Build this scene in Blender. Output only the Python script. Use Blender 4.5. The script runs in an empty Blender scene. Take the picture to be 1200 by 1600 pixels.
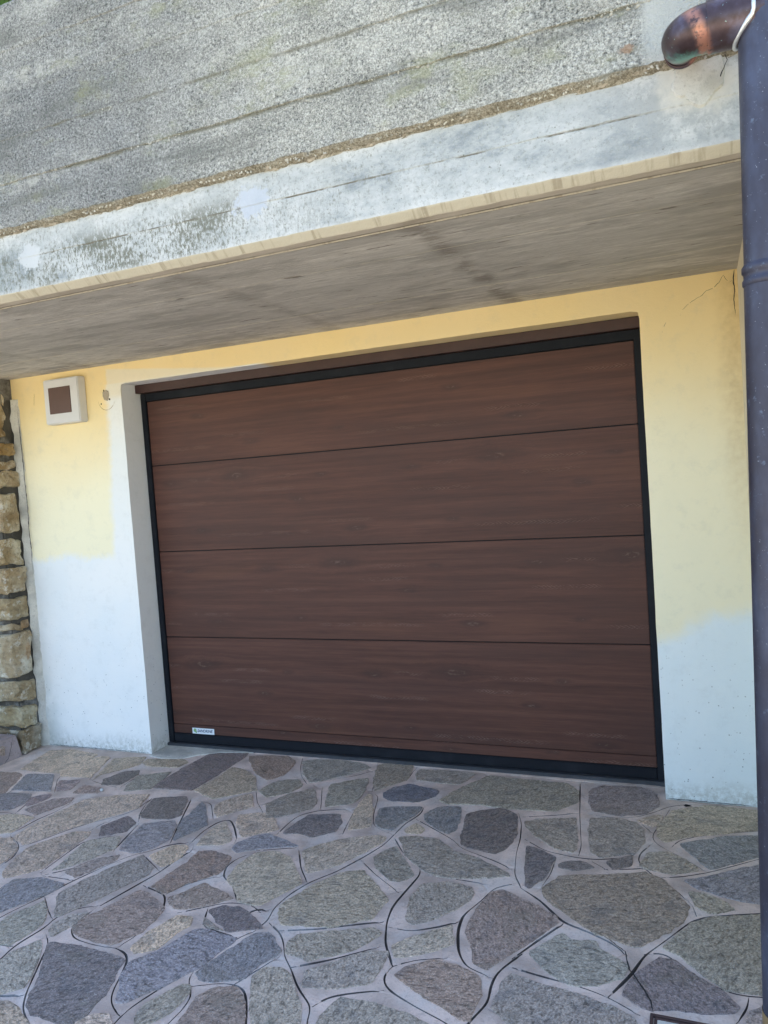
import bpy, bmesh, math, random
from mathutils import Vector, Matrix, noise
from mathutils.geometry import delaunay_2d_cdt

random.seed(7)
scene = bpy.context.scene

# ------------------------------------------------------------------ camera
cam_data = bpy.data.cameras.new('camera')
cam_data.sensor_fit = 'VERTICAL'
cam_data.sensor_height = 36.0
cam_data.lens = 1212.54 / 1600 * 36.0
cam_data.clip_start = 0.05
cam_data.clip_end = 500
cam = bpy.data.objects.new('camera', cam_data)
cam.location = (3.1159, -3.6455, 1.5510)
cam.rotation_euler = (1.52503, 0.07088, 0.38979)
scene.collection.objects.link(cam)
scene.camera = cam

# ------------------------------------------------------------------ light
SUN_EL, SUN_AZ = math.radians(54), math.radians(-12)      # azimuth from +Y towards +X: behind the building
world = bpy.data.worlds.new('World'); scene.world = world
world.use_nodes = True
wn = world.node_tree.nodes; wl = world.node_tree.links
sky = wn.new('ShaderNodeTexSky'); sky.sky_type = 'NISHITA'; sky.sun_disc = False
sky.sun_elevation = SUN_EL; sky.sun_rotation = SUN_AZ
sky.air_density = 1.0; sky.dust_density = 1.6; sky.ozone_density = 1.0
wl.new(sky.outputs[0], wn['Background'].inputs[0])
wn['Background'].inputs[1].default_value = 0.15
sun_data = bpy.data.lights.new('sun', 'SUN'); sun_data.energy = 5.0
sun_data.angle = math.radians(0.53); sun_data.color = (1.0, 0.93, 0.82)
sun = bpy.data.objects.new('sun', sun_data)
sd = Vector((math.sin(SUN_AZ)*math.cos(SUN_EL), math.cos(SUN_AZ)*math.cos(SUN_EL), math.sin(SUN_EL)))
sun.rotation_euler = sd.to_track_quat('Z', 'Y').to_euler()
sun.location = (0, 6, 12)
scene.collection.objects.link(sun)
scene.view_settings.view_transform = 'Standard'
scene.view_settings.look = 'None'
scene.view_settings.exposure = 1.95
scene.view_settings.gamma = 1.0
scene.view_settings.use_curve_mapping = False

# ------------------------------------------------------------------ helpers
COL = scene.collection
def link(name, me, mat=None, parent=None):
    o = bpy.data.objects.new(name, me); COL.objects.link(o)
    if mat is not None:
        for m in (mat if isinstance(mat, (list, tuple)) else [mat]): me.materials.append(m)
    if parent is not None: o.parent = parent
    return o
def tag(o, label=None, cat=None, kind=None, group=None):
    if label: o['label'] = label
    if cat: o['category'] = cat
    if kind: o['kind'] = kind
    if group: o['group'] = group
    return o
def empty(name, loc=(0, 0, 0)):
    o = bpy.data.objects.new(name, None); o.location = loc; COL.objects.link(o); return o
def from_bm(name, bm, mat, parent=None, smooth=False):
    bmesh.ops.recalc_face_normals(bm, faces=bm.faces)
    me = bpy.data.meshes.new(name); bm.to_mesh(me); bm.free()
    if smooth:
        for p in me.polygons: p.use_smooth = True
    o = link(name, me, mat)
    if parent is not None:
        o.parent = parent
        o.matrix_parent_inverse = Matrix.Translation(-parent.location)
    return o
def box_bm(x0, x1, y0, y1, z0, z1, bev=0.0, seg=2):
    bm = bmesh.new(); bmesh.ops.create_cube(bm, size=1)
    for v in bm.verts:
        v.co = Vector((x0+(v.co.x+.5)*(x1-x0), y0+(v.co.y+.5)*(y1-y0), z0+(v.co.z+.5)*(z1-z0)))
    if bev: bmesh.ops.bevel(bm, geom=bm.edges[:], offset=bev, segments=seg, affect='EDGES')
    return bm
def nz(x, y, z): return noise.noise(Vector((x, y, z)))
def sweep(bm, pts, rad, n=24, caps=False):
    rings = []
    for i, p in enumerate(pts):
        p = Vector(p)
        t = (Vector(pts[min(i+1, len(pts)-1)]) - Vector(pts[max(i-1, 0)])).normalized()
        up = Vector((0, 0, 1)) if abs(t.z) < .9 else Vector((0, 1, 0))
        a = t.cross(up).normalized(); b = t.cross(a).normalized()
        r = rad[i] if isinstance(rad, (list, tuple)) else rad
        rings.append([bm.verts.new(p + a*r*math.cos(2*math.pi*k/n) + b*r*math.sin(2*math.pi*k/n)) for k in range(n)])
    for A, B in zip(rings, rings[1:]):
        for k in range(n): bm.faces.new((A[k], A[(k+1) % n], B[(k+1) % n], B[k]))
    if caps: bm.faces.new(rings[0][::-1]); bm.faces.new(rings[-1])

# ------------------------------------------------------------------ node helpers
class NT:
    def __init__(s, name):
        s.m = bpy.data.materials.new(name); s.m.use_nodes = True
        s.t = s.m.node_tree; s.b = s.t.nodes['Principled BSDF']
        s.pos = s.t.nodes.new('ShaderNodeTexCoord').outputs['Object']
    def put(s, sock, v):
        if isinstance(v, bpy.types.NodeSocket): s.t.links.new(v, sock)
        elif v is not None:
            if isinstance(v, (tuple, list)) and len(v) == 3 and sock.type == 'RGBA': v = (*v, 1)
            sock.default_value = v
    def math(s, op, a, b=None, c=None, clamp=False):
        n = s.t.nodes.new('ShaderNodeMath'); n.operation = op; n.use_clamp = clamp
        for i, v in enumerate((a, b, c)):
            if v is not None: s.put(n.inputs[i], v)
        return n.outputs[0]
    def vec(s, scale, src=None, off=(0, 0, 0)):
        n = s.t.nodes.new('ShaderNodeMapping'); s.put(n.inputs[0], src or s.pos)
        n.inputs[1].default_value = off; n.inputs[3].default_value = scale; return n.outputs[0]
    def noise(s, scale, detail=3, rough=.55, src=None, dist=0, col=False):
        n = s.t.nodes.new('ShaderNodeTexNoise'); s.put(n.inputs['Vector'], src or s.pos)
        n.inputs['Scale'].default_value = scale; n.inputs['Detail'].default_value = detail
        n.inputs['Roughness'].default_value = rough; n.inputs['Distortion'].default_value = dist
        return n.outputs['Color' if col else 'Fac']
    def voro(s, scale, src=None, feat='F1', out='Distance', rnd=1):
        n = s.t.nodes.new('ShaderNodeTexVoronoi'); n.feature = feat
        s.put(n.inputs['Vector'], src or s.pos); n.inputs['Scale'].default_value = scale
        n.inputs['Randomness'].default_value = rnd
        return n.outputs[out]
    def ramp(s, f, stops, interp='LINEAR'):
        n = s.t.nodes.new('ShaderNodeValToRGB'); n.color_ramp.interpolation = interp
        e = n.color_ramp.elements
        while len(e) < len(stops): e.new(0.5)
        for k, (p, c) in zip(e, stops):
            k.position = p; k.color = (c, c, c, 1) if isinstance(c, (int, float)) else (*c, 1)
        s.put(n.inputs[0], f); return n.outputs[0]
    def step(s, f, a, b):                       # smooth 0..1 as f goes a..b
        n = s.t.nodes.new('ShaderNodeMapRange'); n.interpolation_type = 'SMOOTHSTEP'
        n.inputs[1].default_value = a; n.inputs[2].default_value = b; s.put(n.inputs[0], f)
        if a > b:
            n.inputs[1].default_value = b; n.inputs[2].default_value = a
            n.inputs[3].default_value = 1; n.inputs[4].default_value = 0
        return n.outputs[0]
    def mix(s, f, a, b, mode='MIX'):
        n = s.t.nodes.new('ShaderNodeMix'); n.data_type = 'RGBA'; n.blend_type = mode
        s.put(n.inputs[0], f); s.put(n.inputs[6], a); s.put(n.inputs[7], b); return n.outputs[2]
    def xyz(s, src=None):
        n = s.t.nodes.new('ShaderNodeSeparateXYZ'); s.put(n.inputs[0], src or s.pos); return n.outputs
    def comb(s, x, y, z):
        n = s.t.nodes.new('ShaderNodeCombineXYZ')
        for i, v in enumerate((x, y, z)): s.put(n.inputs[i], v)
        return n.outputs[0]
    def bump(s, h, dist, strength=1.0, normal=None):
        n = s.t.nodes.new('ShaderNodeBump'); n.inputs['Strength'].default_value = strength
        n.inputs['Distance'].default_value = dist; s.put(n.inputs['Height'], h)
        if normal: s.put(n.inputs['Normal'], normal)
        return n.outputs[0]
    def blob(s, x, z, cx, cz, rx, rz, soft=.25, nzv=None, amp=.5):      # mask of a ragged patch
        dx = s.math('DIVIDE', s.math('SUBTRACT', x, cx), rx); dz = s.math('DIVIDE', s.math('SUBTRACT', z, cz), rz)
        d = s.math('SQRT', s.math('ADD', s.math('MULTIPLY', dx, dx), s.math('MULTIPLY', dz, dz)))
        if nzv is not None: d = s.math('ADD', d, s.math('MULTIPLY', s.math('SUBTRACT', nzv, .5), amp))
        return s.step(d, 1+soft/2, 1-soft/2)
    def out(s, color=None, rough=.8, normal=None, metal=0, spec=None):
        if color is not None: s.put(s.b.inputs['Base Color'], color)
        s.put(s.b.inputs['Roughness'], rough); s.put(s.b.inputs['Metallic'], metal)
        if normal is not None: s.put(s.b.inputs['Normal'], normal)
        if spec is not None: s.b.inputs['Specular IOR Level'].default_value = spec
        return s.m

# ------------------------------------------------------------------ materials
def mat_wall():
    s = NT('painted_plaster'); x, y, z = s.xyz()
    n1 = s.noise(5, 4); n2 = s.noise(28, 3); n3 = s.noise(1.3, 3)
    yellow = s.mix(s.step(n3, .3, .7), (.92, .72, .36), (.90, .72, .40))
    skylit_fade = s.mix(s.step(s.math('ADD', z, s.math('MULTIPLY', n3, .5)), 2.45, 1.75), yellow, (.92, .86, .62))  # paler downwards: skylight on the lower wall put into the colour, plus some bleaching
    white = s.mix(s.step(n3, .35, .65), (.88, .88, .85), (.82, .85, .84))
    # lower repaint: a ragged line, higher on the left pier than on the right one
    thr = s.math('MULTIPLY_ADD', s.step(x, .5, 2.0), -.42, 1.19)
    wob = s.math('MULTIPLY_ADD', n1, .16, -.08)
    wob2 = s.math('MULTIPLY_ADD', n2, .03, -.015)
    zz = s.math('SUBTRACT', s.math('ADD', z, s.math('ADD', wob, wob2)), thr)
    rag = s.math('MULTIPLY_ADD', s.noise(60, 5, .75), .07, -.035)
    leftlow = s.math('MULTIPLY', s.step(s.math('ADD', zz, rag), .040, -.035), s.step(x, 1.0, .9))
    xr = s.math('MULTIPLY_ADD', s.math('SUBTRACT', x, 3.0), -.35, zz)
    rightlow = s.math('MULTIPLY', s.step(xr, .06, -.05), s.step(x, 1.0, 1.1))
    # repaired strip beside the opening and the patch above its left end
    xj = s.math('ADD', x, s.math('ADD', s.math('MULTIPLY', wob, .45), s.math('ADD', wob2, s.math('MULTIPLY', rag, .35))))
    jamb = s.math('MULTIPLY', s.step(s.math('MULTIPLY_ADD', z, -.055, xj), -.250, -.190), s.step(x, 1.0, .9))
    jamb = s.math('MULTIPLY', jamb, s.step(z, 2.21, 2.20))
    top = s.math('MULTIPLY', s.step(xj, -.105, -.085), s.step(s.math('MULTIPLY_ADD', xj, .105, z), 2.292, 2.276))
    top = s.math('MULTIPLY', top, s.step(xj, .93, .90))
    top = s.math('MULTIPLY', top, s.step(z, 2.1, 2.15))
    c = s.mix(leftlow, skylit_fade, white)
    c = s.mix(rightlow, c, s.mix(.4, white, (.74, .90, .93)))
    c = s.mix(jamb, c, white)
    c = s.mix(s.math('MULTIPLY', top, .8), c, (.82, .76, .60))
    c = s.mix(s.math('MULTIPLY', s.step(y, .004, .010), s.step(x, .92, .90)), c, (.86, .86, .83))
    c = s.mix(s.math('MULTIPLY', s.step(s.noise(11, 7, .75), .50, .66), .10), c, (.42, .43, .40))
    # cement strip in the left corner, grime low down, dark pin holes
    c = s.mix(s.math('MULTIPLY', s.step(s.math('MULTIPLY_ADD', n2, .03, xj), -.790, -.805), s.step(z, 2.2, 2.05)), c, (.74, .73, .66))
    grime = s.math('MULTIPLY', s.step(s.math('MULTIPLY_ADD', n1, .16, z), .21, .07), s.step(s.noise(38, 5, .75), .36, .62))
    c = s.mix(s.math('MULTIPLY', grime, .55), c, (.30, .31, .24))
    corner = s.math('MULTIPLY', s.math('MULTIPLY', s.step(s.math('ADD', xj, s.math('MULTIPLY', z, .16)), -.60, -.82), s.step(n1, .35, .60)), s.step(z, .9, .2))
    c = s.mix(s.math('MULTIPLY', corner, .6), c, (.36, .40, .36))
    rcorner = s.math('MULTIPLY', s.step(xj, 3.16, 3.28), s.step(z, .9, 1.8))
    c = s.mix(s.math('MULTIPLY', s.math('MULTIPLY', rcorner, n2), .75), c, (.50, .36, .17))
    v = s.voro(58); keep = s.math('GREATER_THAN', s.noise(31, 1), .57)
    dots = s.math('MULTIPLY', s.step(v, .20, .13), keep)
    dots = s.math('MULTIPLY', dots, s.step(z, .95, .25))
    c = s.mix(s.math('MULTIPLY', dots, .75), c, (.22, .24, .24))
    c = s.mix(s.math('MULTIPLY', s.step(s.noise(2.2, 5, .6), .62, .75), .18), c, (.45, .46, .44))
    h = s.math('ADD', s.math('MULTIPLY', s.noise(9, 6, .65), 1.0), s.math('MULTIPLY', s.noise(150, 3, .7), .22))
    return s.out(c, .85, s.bump(s.math('SUBTRACT', h, s.math('MULTIPLY', dots, .3)), .006, .6), spec=.3)

def mat_concrete():
    s = NT('board_marked_concrete'); x, y, z = s.xyz()
    geo = s.t.nodes.new('ShaderNodeNewGeometry'); nx, ny, nzz = s.xyz(geo.outputs['True Normal'])
    under = s.step(nzz, -.85, -.95)
    big = s.noise(1.1, 4, .6); mid = s.noise(6, 5, .65)
    f1 = s.noise(105, 3, .75); f2 = s.noise(230, 2, .6)
    # ---- upper, pebbly face
    grain = s.math('ADD', s.math('MULTIPLY_ADD', f1, .50, s.math('MULTIPLY', f2, .42)), s.math('MULTIPLY', mid, .18))
    up = s.ramp(grain, [(.41, (.075, .078, .070)), (.49, (.24, .24, .215)), (.57, (.395, .39, .345)), (.68, (.66, .65, .58))])
    leftdark = s.math('MULTIPLY', s.step(x, 2.1, 1.2), s.step(big, .15, .6))
    up = s.mix(s.math('MULTIPLY', leftdark, .9), up, (.60, .62, .68), 'MULTIPLY')
    streak = s.noise(3.2, 4, .6, s.vec((.5, 1, 3.2)))
    up = s.mix(s.math('MULTIPLY', s.math('MULTIPLY', s.step(streak, .50, .68), s.step(s.noise(30, 4, .7), .42, .58)), .42), up, (.62, .61, .54))
    up = s.mix(s.math('MULTIPLY', s.step(streak, .47, .30), .55), up, (.13, .135, .12))
    moss = s.math('MULTIPLY', s.step(s.noise(4.5, 5, .7, s.vec((.8, 1, 1.6), off=(3, 0, 1))), .54, .66), s.step(mid, .35, .65))
    up = s.mix(s.math('MULTIPLY', moss, .5), up, (.27, .28, .14))
    # dirt caught along each board joint
    zb = s.math('FRACT', s.math('DIVIDE', s.math('SUBTRACT', s.math('MULTIPLY_ADD', s.noise(5, 2), .016, z), 2.580), .156))
    joint = s.math('MULTIPLY', s.step(s.math('ABSOLUTE', s.math('SUBTRACT', zb, .5)), .43, .5), s.step(s.noise(2.5, 4, .7), .46, .60))
    joint = s.math('MULTIPLY', joint, s.step(z, 3.15, 2.85))
    fine = s.step(s.noise(1, 5, .7, s.vec((2.2, 1, 85))), .60, .70)
    up = s.mix(s.math('MULTIPLY', fine, .30), up, (.13, .13, .11))
    up = s.mix(s.math('MULTIPLY', joint, .8), up, (.16, .15, .10))
    pit = s.step(s.voro(55), .16, .08); pit = s.math('MULTIPLY', pit, s.step(s.noise(14, 2), .50, .62))
    up = s.mix(s.math('MULTIPLY', pit, .7), up, (.07, .07, .06))
    rust = s.math('MULTIPLY', s.blob(x, z, 2.985, 2.622, .020, .010, .7, s.noise(60, 4), 2.6), .8)
    up = s.mix(s.math('MULTIPLY', rust, .8), up, (.34, .19, .10))
    smear = s.math('MULTIPLY', s.step(s.math('MULTIPLY_ADD', mid, .05, x), 3.03, 3.07), s.step(z, 3.1, 2.8))
    up = s.mix(s.math('MULTIPLY', smear, .8), up, (.56, .57, .53))
    # ---- lower whitewashed band
    lo = s.ramp(s.noise(4.5, 8, .78, s.vec((.7, 1, 1.2))), [(.34, (.24, .27, .28)), (.46, (.42, .44, .43)), (.60, (.56, .57, .55))])
    lo = s.mix(s.math('MULTIPLY', s.step(f1, .54, .64), .5), lo, (.25, .26, .23)); lo = s.mix(s.math('MULTIPLY', pit, .6), lo, (.10, .10, .08))
    mz = s.math('MULTIPLY', s.step(z, 2.535, 2.44), s.step(x, 2.35, 1.5))
    speck = s.noise(22, 6, .72, s.vec((1, 1, .7)))
    mm = s.math('MULTIPLY', mz, s.step(s.math('MULTIPLY_ADD', s.noise(2.6, 3), .75, s.math('MULTIPLY', s.noise(80, 6, .8, s.vec((1.2, 1, .55))), 1.1)), .88, 1.02))
    lo = s.mix(s.math('MULTIPLY', mm, .8), lo, (.10, .10, .06))
    lo = s.mix(s.math('MULTIPLY', s.step(s.math('MULTIPLY_ADD', big, .3, x), 1.15, .6), s.math('MULTIPLY', s.step(speck, .45, .58), .7)), lo, (.20, .23, .22))
    rgt = s.math('MULTIPLY', s.step(x, 2.65, 3.1), s.step(s.noise(8, 7, .75), .44, .56))
    lo = s.mix(s.math('MULTIPLY', rgt, .75), lo, (.33, .35, .35))
    fs_ = s.math('MULTIPLY', s.step(s.noise(90, 4, .7, s.vec((1, 1, .6))), .55, .64), s.step(s.noise(3.1, 4, .6), .42, .60))
    lo = s.mix(s.math('MULTIPLY', s.math('MULTIPLY', fs_, s.step(x, 2.75, 2.0)), .6), lo, (.17, .17, .13))
    bot = s.step(s.math('MULTIPLY_ADD', mid, .03, z), 2.375, 2.352)
    lo = s.mix(s.math('MULTIPLY', bot, .4), lo, (.66, .66, .63))
    mj = s.step(s.math('ABSOLUTE', s.math('SUBTRACT', s.math('MULTIPLY_ADD', mid, .006, z), 2.461)), .0030, .0010)
    lo = s.mix(s.math('MULTIPLY', mj, s.step(s.noise(6, 4, .7), .46, .58)), lo, (.16, .15, .12))
    p1 = s.blob(x, z, .842, 2.458, .052, .046, .30, s.noise(30, 5, .75), 3.0)
    p2 = s.blob(x, z, 1.806, 2.468, .060, .048, .30, s.noise(24, 5, .75), 3.0)
    lo = s.mix(s.math('MULTIPLY', p1, .9), lo, s.mix(mid, (.46, .48, .48), (.60, .61, .60))); lo = s.mix(s.math('MULTIPLY', p2, .9), lo, s.mix(mid, (.40, .44, .49), (.55, .58, .62)))
    zone = s.step(s.math('MULTIPLY_ADD', s.noise(9, 3), .006, z), 2.556, 2.560)
    face = s.mix(zone, lo, up)
    p3 = s.blob(x, z, 3.15, 2.52, .085, .095, .5, s.noise(12, 5, .7), 1.6)
    face = s.mix(p3, face, s.mix(n3 := s.noise(30, 4), (.48, .48, .44), (.64, .63, .58)))
    # ---- rough brown strip between the two, and the pale bevel at the bottom
    ledge = s.math('MULTIPLY', s.step(nzz, -.28, -.45), s.math('MULTIPLY', s.step(z, 2.50, 2.52), s.step(z, 2.64, 2.62)))
    face = s.mix(ledge, face, s.ramp(grain, [(.42, (.12, .105, .075)), (.55, (.26, .23, .17)), (.68, (.44, .41, .33))]))
    bev = s.math('MULTIPLY', s.step(nzz, -.3, -.5), s.step(z, 2.40, 2.38))
    drip = s.step(s.noise(40, 3, .6, s.vec((1, .1, .1))), .5, .66)
    face = s.mix(bev, face, s.mix(s.math('MULTIPLY', drip, .55), (.52, .475, .37), (.26, .215, .15)))
    # ---- soffit: boards running along the wall
    fb = s.math('FLOOR', s.math('DIVIDE', y, .104))
    wn_ = s.t.nodes.new('ShaderNodeTexWhiteNoise'); wn_.noise_dimensions = '1D'; s.put(wn_.inputs['W'], fb)
    sv = s.vec((1.6, 8, 1), off=(0, 0, 0)); lines = s.noise(7, 8, .75, sv); bl = s.noise(2.3, 7, .72, s.vec((.8, 3.2, 1)))
    so = s.ramp(lines, [(.30, (.24, .21, .175)), (.43, (.50, .455, .39)), (.57, (.68, .635, .56)), (.70, (.84, .80, .73))])
    so = s.mix(s.math('MULTIPLY', wn_.outputs['Value'], .65), so, (.36, .33, .285))
    so = s.mix(s.math('MULTIPLY', s.step(bl, .46, .62), .75), so, (.22, .195, .16))
    so = s.mix(s.math('MULTIPLY', s.math('MULTIPLY', s.step(x, 2.4, 3.2), s.step(s.noise(5, 6, .7, s.vec((.6, 2.5, 1))), .38, .6)), .55), so, (.24, .21, .16))
    bj = s.step(s.math('ABSOLUTE', s.math('SUBTRACT', s.math('FRACT', s.math('DIVIDE', s.math('MULTIPLY_ADD', mid, .004, y), .104)), .5)), .476, .497)
    so = s.mix(s.math('MULTIPLY', s.math('MULTIPLY', bj, s.step(s.noise(3.5, 5, .7), .42, .56)), .7), so, (.13, .115, .095))
    so = s.mix(.33, so, (.62, .62, .60))
    fl = s.step(s.noise(9, 4, .6, s.vec((.6, 3.5, 1), off=(5, 2, 0))), .64, .70)
    so = s.mix(s.math('MULTIPLY', fl, .75), so, (.13, .11, .09))
    so = s.mix(s.math('MULTIPLY', s.step(s.noise(14, 3, .6, s.vec((.25, 5, 1), off=(1, 7, 0))), .66, .72), .6), so, (.88, .85, .78))
    for cx, k in ((2.33, .55), (1.42, .3), (-.2, .35)):
        b = s.step(s.math('ABSOLUTE', s.math('SUBTRACT', s.math('MULTIPLY_ADD', mid, .12, x), cx+.06)), .075, .005)
        b = s.math('MULTIPLY', b, s.step(s.noise(4, 6, .8, s.vec((1.2, 3.2, 1), off=(cx, 3, 0))), .40, .56))
        so = s.mix(s.math('MULTIPLY', b, k), so, (.15, .125, .10))
    ed = s.math('MULTIPLY', s.step(y, -1.33, -1.345), 1.0)
    so = s.mix(s.math('MULTIPLY', ed, .45), so, (.62, .52, .38))
    so = s.mix(s.math('MULTIPLY', s.step(s.math('ABSOLUTE', s.math('ADD', y, 1.335)), .018, .008), s.step(bl, .3, .6)), so, (.09, .075, .055))
    c = s.mix(under, face, so)
    # bump
    hu = s.math('MULTIPLY_ADD', f1, 1.0, s.math('MULTIPLY', f2, .5)); hu = s.math('SUBTRACT', hu, pit)
    hl = s.math('MULTIPLY_ADD', mid, .8, s.math('MULTIPLY', f1, .25)); hs = s.math('MULTIPLY', lines, .5)
    hf = s.mix(s.math('MULTIPLY', s.math('SUBTRACT', 1.0, p3), zone), hl, hu)
    hh = s.mix(under, hf, hs)
    return s.out(c, .92, s.bump(hh, .009, .8), spec=.2)

def mat_wood():
    s = NT('wood_grain_laminate'); x, y, z = s.xyz()
    oi = s.t.nodes.new('ShaderNodeObjectInfo'); sh, z0, _ = s.xyz(oi.outputs['Color'])
    TL = 1.55                                             # length of the printed foil's repeat
    u = s.math('MULTIPLY', s.math('FRACT', s.math('DIVIDE', s.math('ADD', x, sh), TL)), TL)
    v = s.math('SUBTRACT', z, z0)
    n8 = s.noise(9, 3, .6); n30 = s.noise(1, 4, .7, s.vec((26, 1, 70)))
    dark = 0.0; warp = 0.0; eye = 0.0
    for ku, kv, kr in ((.16, .405, .8), (.62, .43, 1.3), (1.18, .40, .5), (.36, .12, .5), (1.02, .27, .6), (1.36, .095, .8)):
        dx = s.math('SUBTRACT', u, ku); dz = s.math('SUBTRACT', v, kv)
        d = s.math('SQRT', s.math('ADD', s.math('MULTIPLY', s.math('DIVIDE', dx, .085*kr), s.math('DIVIDE', dx, .085*kr)), s.math('MULTIPLY', s.math('DIVIDE', dz, .026*kr), s.math('DIVIDE', dz, .026*kr))))
        d = s.math('ADD', d, s.math('ADD', s.math('MULTIPLY_ADD', n8, 1.4, -.7), s.math('MULTIPLY_ADD', n30, 1.5, -.75)))
        dark = s.math('ADD', dark, s.step(d, 1.6, .2)); eye = s.math('ADD', eye, s.step(s.math('ABSOLUTE', s.math('SUBTRACT', d, .33)), .14, .02))
        warp = s.math('ADD', warp, s.math('MULTIPLY', s.step(d, 2.6, .2), s.math('MULTIPLY', dz, -.75)))
    dark = s.math('MINIMUM', dark, 1.0); eye = s.math('MINIMUM', eye, 1.0)
    q = s.comb(s.math('ADD', x, sh), sh, s.math('ADD', v, warp)); w = s.comb(x, sh, z)
    g1 = s.noise(1, 6, .62, s.vec((1.1, 1, 38), q), .25)
    g2 = s.noise(1, 5, .6, s.vec((9, 1, 260), q), .2)
    g3 = s.noise(1, 4, .5, s.vec((1.2, 1, 6), w))
    c = s.ramp(s.math('MULTIPLY_ADD', g1, .62, s.math('MULTIPLY', g2, .38)), [(.34, (.060, .026, .019)), (.50, (.092, .039, .028)), (.66, (.128, .056, .039))])
    c = s.mix(s.math('MULTIPLY', s.step(g3, .46, .68), .38), c, (.066, .033, .027))
    c = s.mix(s.math('MULTIPLY', s.step(g3, .45, .28), .28), c, (.155, .066, .038))
    c = s.mix(s.math('MULTIPLY', dark, .42), c, (.040, .022, .019))
    c = s.mix(s.math('MULTIPLY', s.math('MULTIPLY', eye, s.step(n30, .45, .6)), .5), c, (.21, .14, .11))
    tk = 0.0                                              # embossed chevrons of the flat-sawn figure
    for v0, u0, u1 in ((.085, .45, 1.12), (.335, .70, 1.05), (.405, .78, 1.10), (.28, .10, .50), (.415, .26, .48), (.14, 1.15, 1.5)):
        vv = s.math('ABSOLUTE', s.math('SUBTRACT', s.math('MULTIPLY_ADD', n8, .016, v), v0+.008))
        ch = s.math('FRACT', s.math('MULTIPLY', s.math('ADD', s.math('MULTIPLY_ADD', n8, .05, u), s.math('MULTIPLY', vv, 2.4)), 46))
        mk = s.math('MULTIPLY', s.step(vv, .013, .007), s.math('MULTIPLY', s.step(u, u0, u0+.08), s.step(u, u1, u1-.08)))
        tk = s.math('ADD', tk, s.math('MULTIPLY', mk, s.step(s.math('ABSOLUTE', s.math('SUBTRACT', ch, .5)), .26, .08)))
    tk = s.math('MULTIPLY', s.math('MINIMUM', tk, 1.0), s.step(s.noise(1, 4, .7, s.vec((14, 1, 60), w)), .40, .58))
    c = s.mix(s.math('MULTIPLY', tk, .42), c, (.25, .165, .13))
    h = s.math('ADD', s.math('MULTIPLY', g2, .5), s.math('MULTIPLY', tk, -1.0))
    return s.out(c, s.ramp(g2, [(.3, .46), (.7, .60)]), s.bump(h, .0012, .7), spec=.28)

def mat_stone():
    s = NT('split_flagstone')
    oi = s.t.nodes.new('ShaderNodeObjectInfo'); base = oi.outputs['Color']; rnd = oi.outputs['Random']
    off = s.t.nodes.new('ShaderNodeVectorMath'); off.operation = 'ADD'
    s.put(off.inputs[0], s.pos); s.put(off.inputs[1], s.comb(s.math('MULTIPLY', rnd, 40), s.math('MULTIPLY', rnd, 23), 0.0))
    rot = s.t.nodes.new('ShaderNodeVectorRotate'); rot.rotation_type = 'Z_AXIS'
    s.put(rot.inputs['Vector'], off.outputs[0]); s.put(rot.inputs['Angle'], s.math('MULTIPLY', rnd, 6.28))
    v = rot.outputs[0]
    sv = s.vec((1, 1.9, 1), v)
    big = s.noise(7, 4, .6, v); st = s.noise(48, 4, .7, sv); f = s.noise(150, 3, .75, v); mid = s.noise(26, 4, .65, v)
    k = s.math('MULTIPLY_ADD', st, .6, s.math('MULTIPLY_ADD', f, 1.6, s.math('MULTIPLY', mid, .25)))
    c = s.mix(1.0, base, s.ramp(s.math('MULTIPLY', k, .5), [(.47, .55), (.61, 1.0), (.75, 1.6)]), 'MULTIPLY')
    c = s.mix(s.math('MULTIPLY', s.step(big, .52, .66), .38), c, (.235, .205, .16))
    c = s.mix(s.math('MULTIPLY', s.step(big, .47, .33), .35), c, (.115, .13, .15))
    lich = s.math('MULTIPLY', s.step(s.noise(15, 5, .7, v), .60, .68), .4)
    c = s.mix(lich, c, (.34, .33, .26)); fl = s.math('MULTIPLY', s.step(s.noise(34, 6, .75, sv), .56, .62), .45); c = s.mix(fl, c, s.mix(1.0, base, (.45, .45, .45), 'MULTIPLY'))
    spark = s.math('MULTIPLY', s.step(s.voro(150, v), .26, .14), s.step(mid, .4, .55))
    c = s.mix(s.math('MULTIPLY', spark, .6), c, (.70, .70, .66))
    h = s.math('MULTIPLY_ADD', st, .9, s.math('MULTIPLY_ADD', f, .5, s.math('MULTIPLY', big, 2.2))); h = s.math('SUBTRACT', h, s.math('MULTIPLY', fl, .8))
    return s.out(c, .72, s.bump(h, .009, 1.0), spec=.4)

def mat_mortar(name, tint, dark=False):
    s = NT(name)
    a = s.noise(5, 4, .6); b = s.noise(40, 4, .7); g = s.noise(240, 2, .6)
    lo = tuple(t*.72 for t in tint); hi = tuple(min(1, t*1.18) for t in tint)
    c = s.mix(s.step(a, .35, .65), lo, hi)
    c = s.mix(s.math('MULTIPLY', s.step(s.noise(3.2, 5, .65), .48, .62), .6), c, tuple((t+u)/2 for t, u in zip(tint, (.72, .72, .70))))
    c = s.mix(s.math('MULTIPLY', s.step(b, .53, .66), .40), c, tuple(t*.5 for t in tint)); c = s.mix(s.math('MULTIPLY', s.step(s.noise(130, 4, .75), .55, .66), .35), c, tuple(t*.45 for t in tint))
    c = s.mix(s.math('MULTIPLY', s.step(g, .60, .75), .3), c, tuple(t*.3 for t in tint))
    return s.out(c, .92, s.bump(s.math('MULTIPLY_ADD', a, 1.5, s.math('MULTIPLY_ADD', b, .6, s.math('MULTIPLY', g, .25))), .006, .8), spec=.2)

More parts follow.
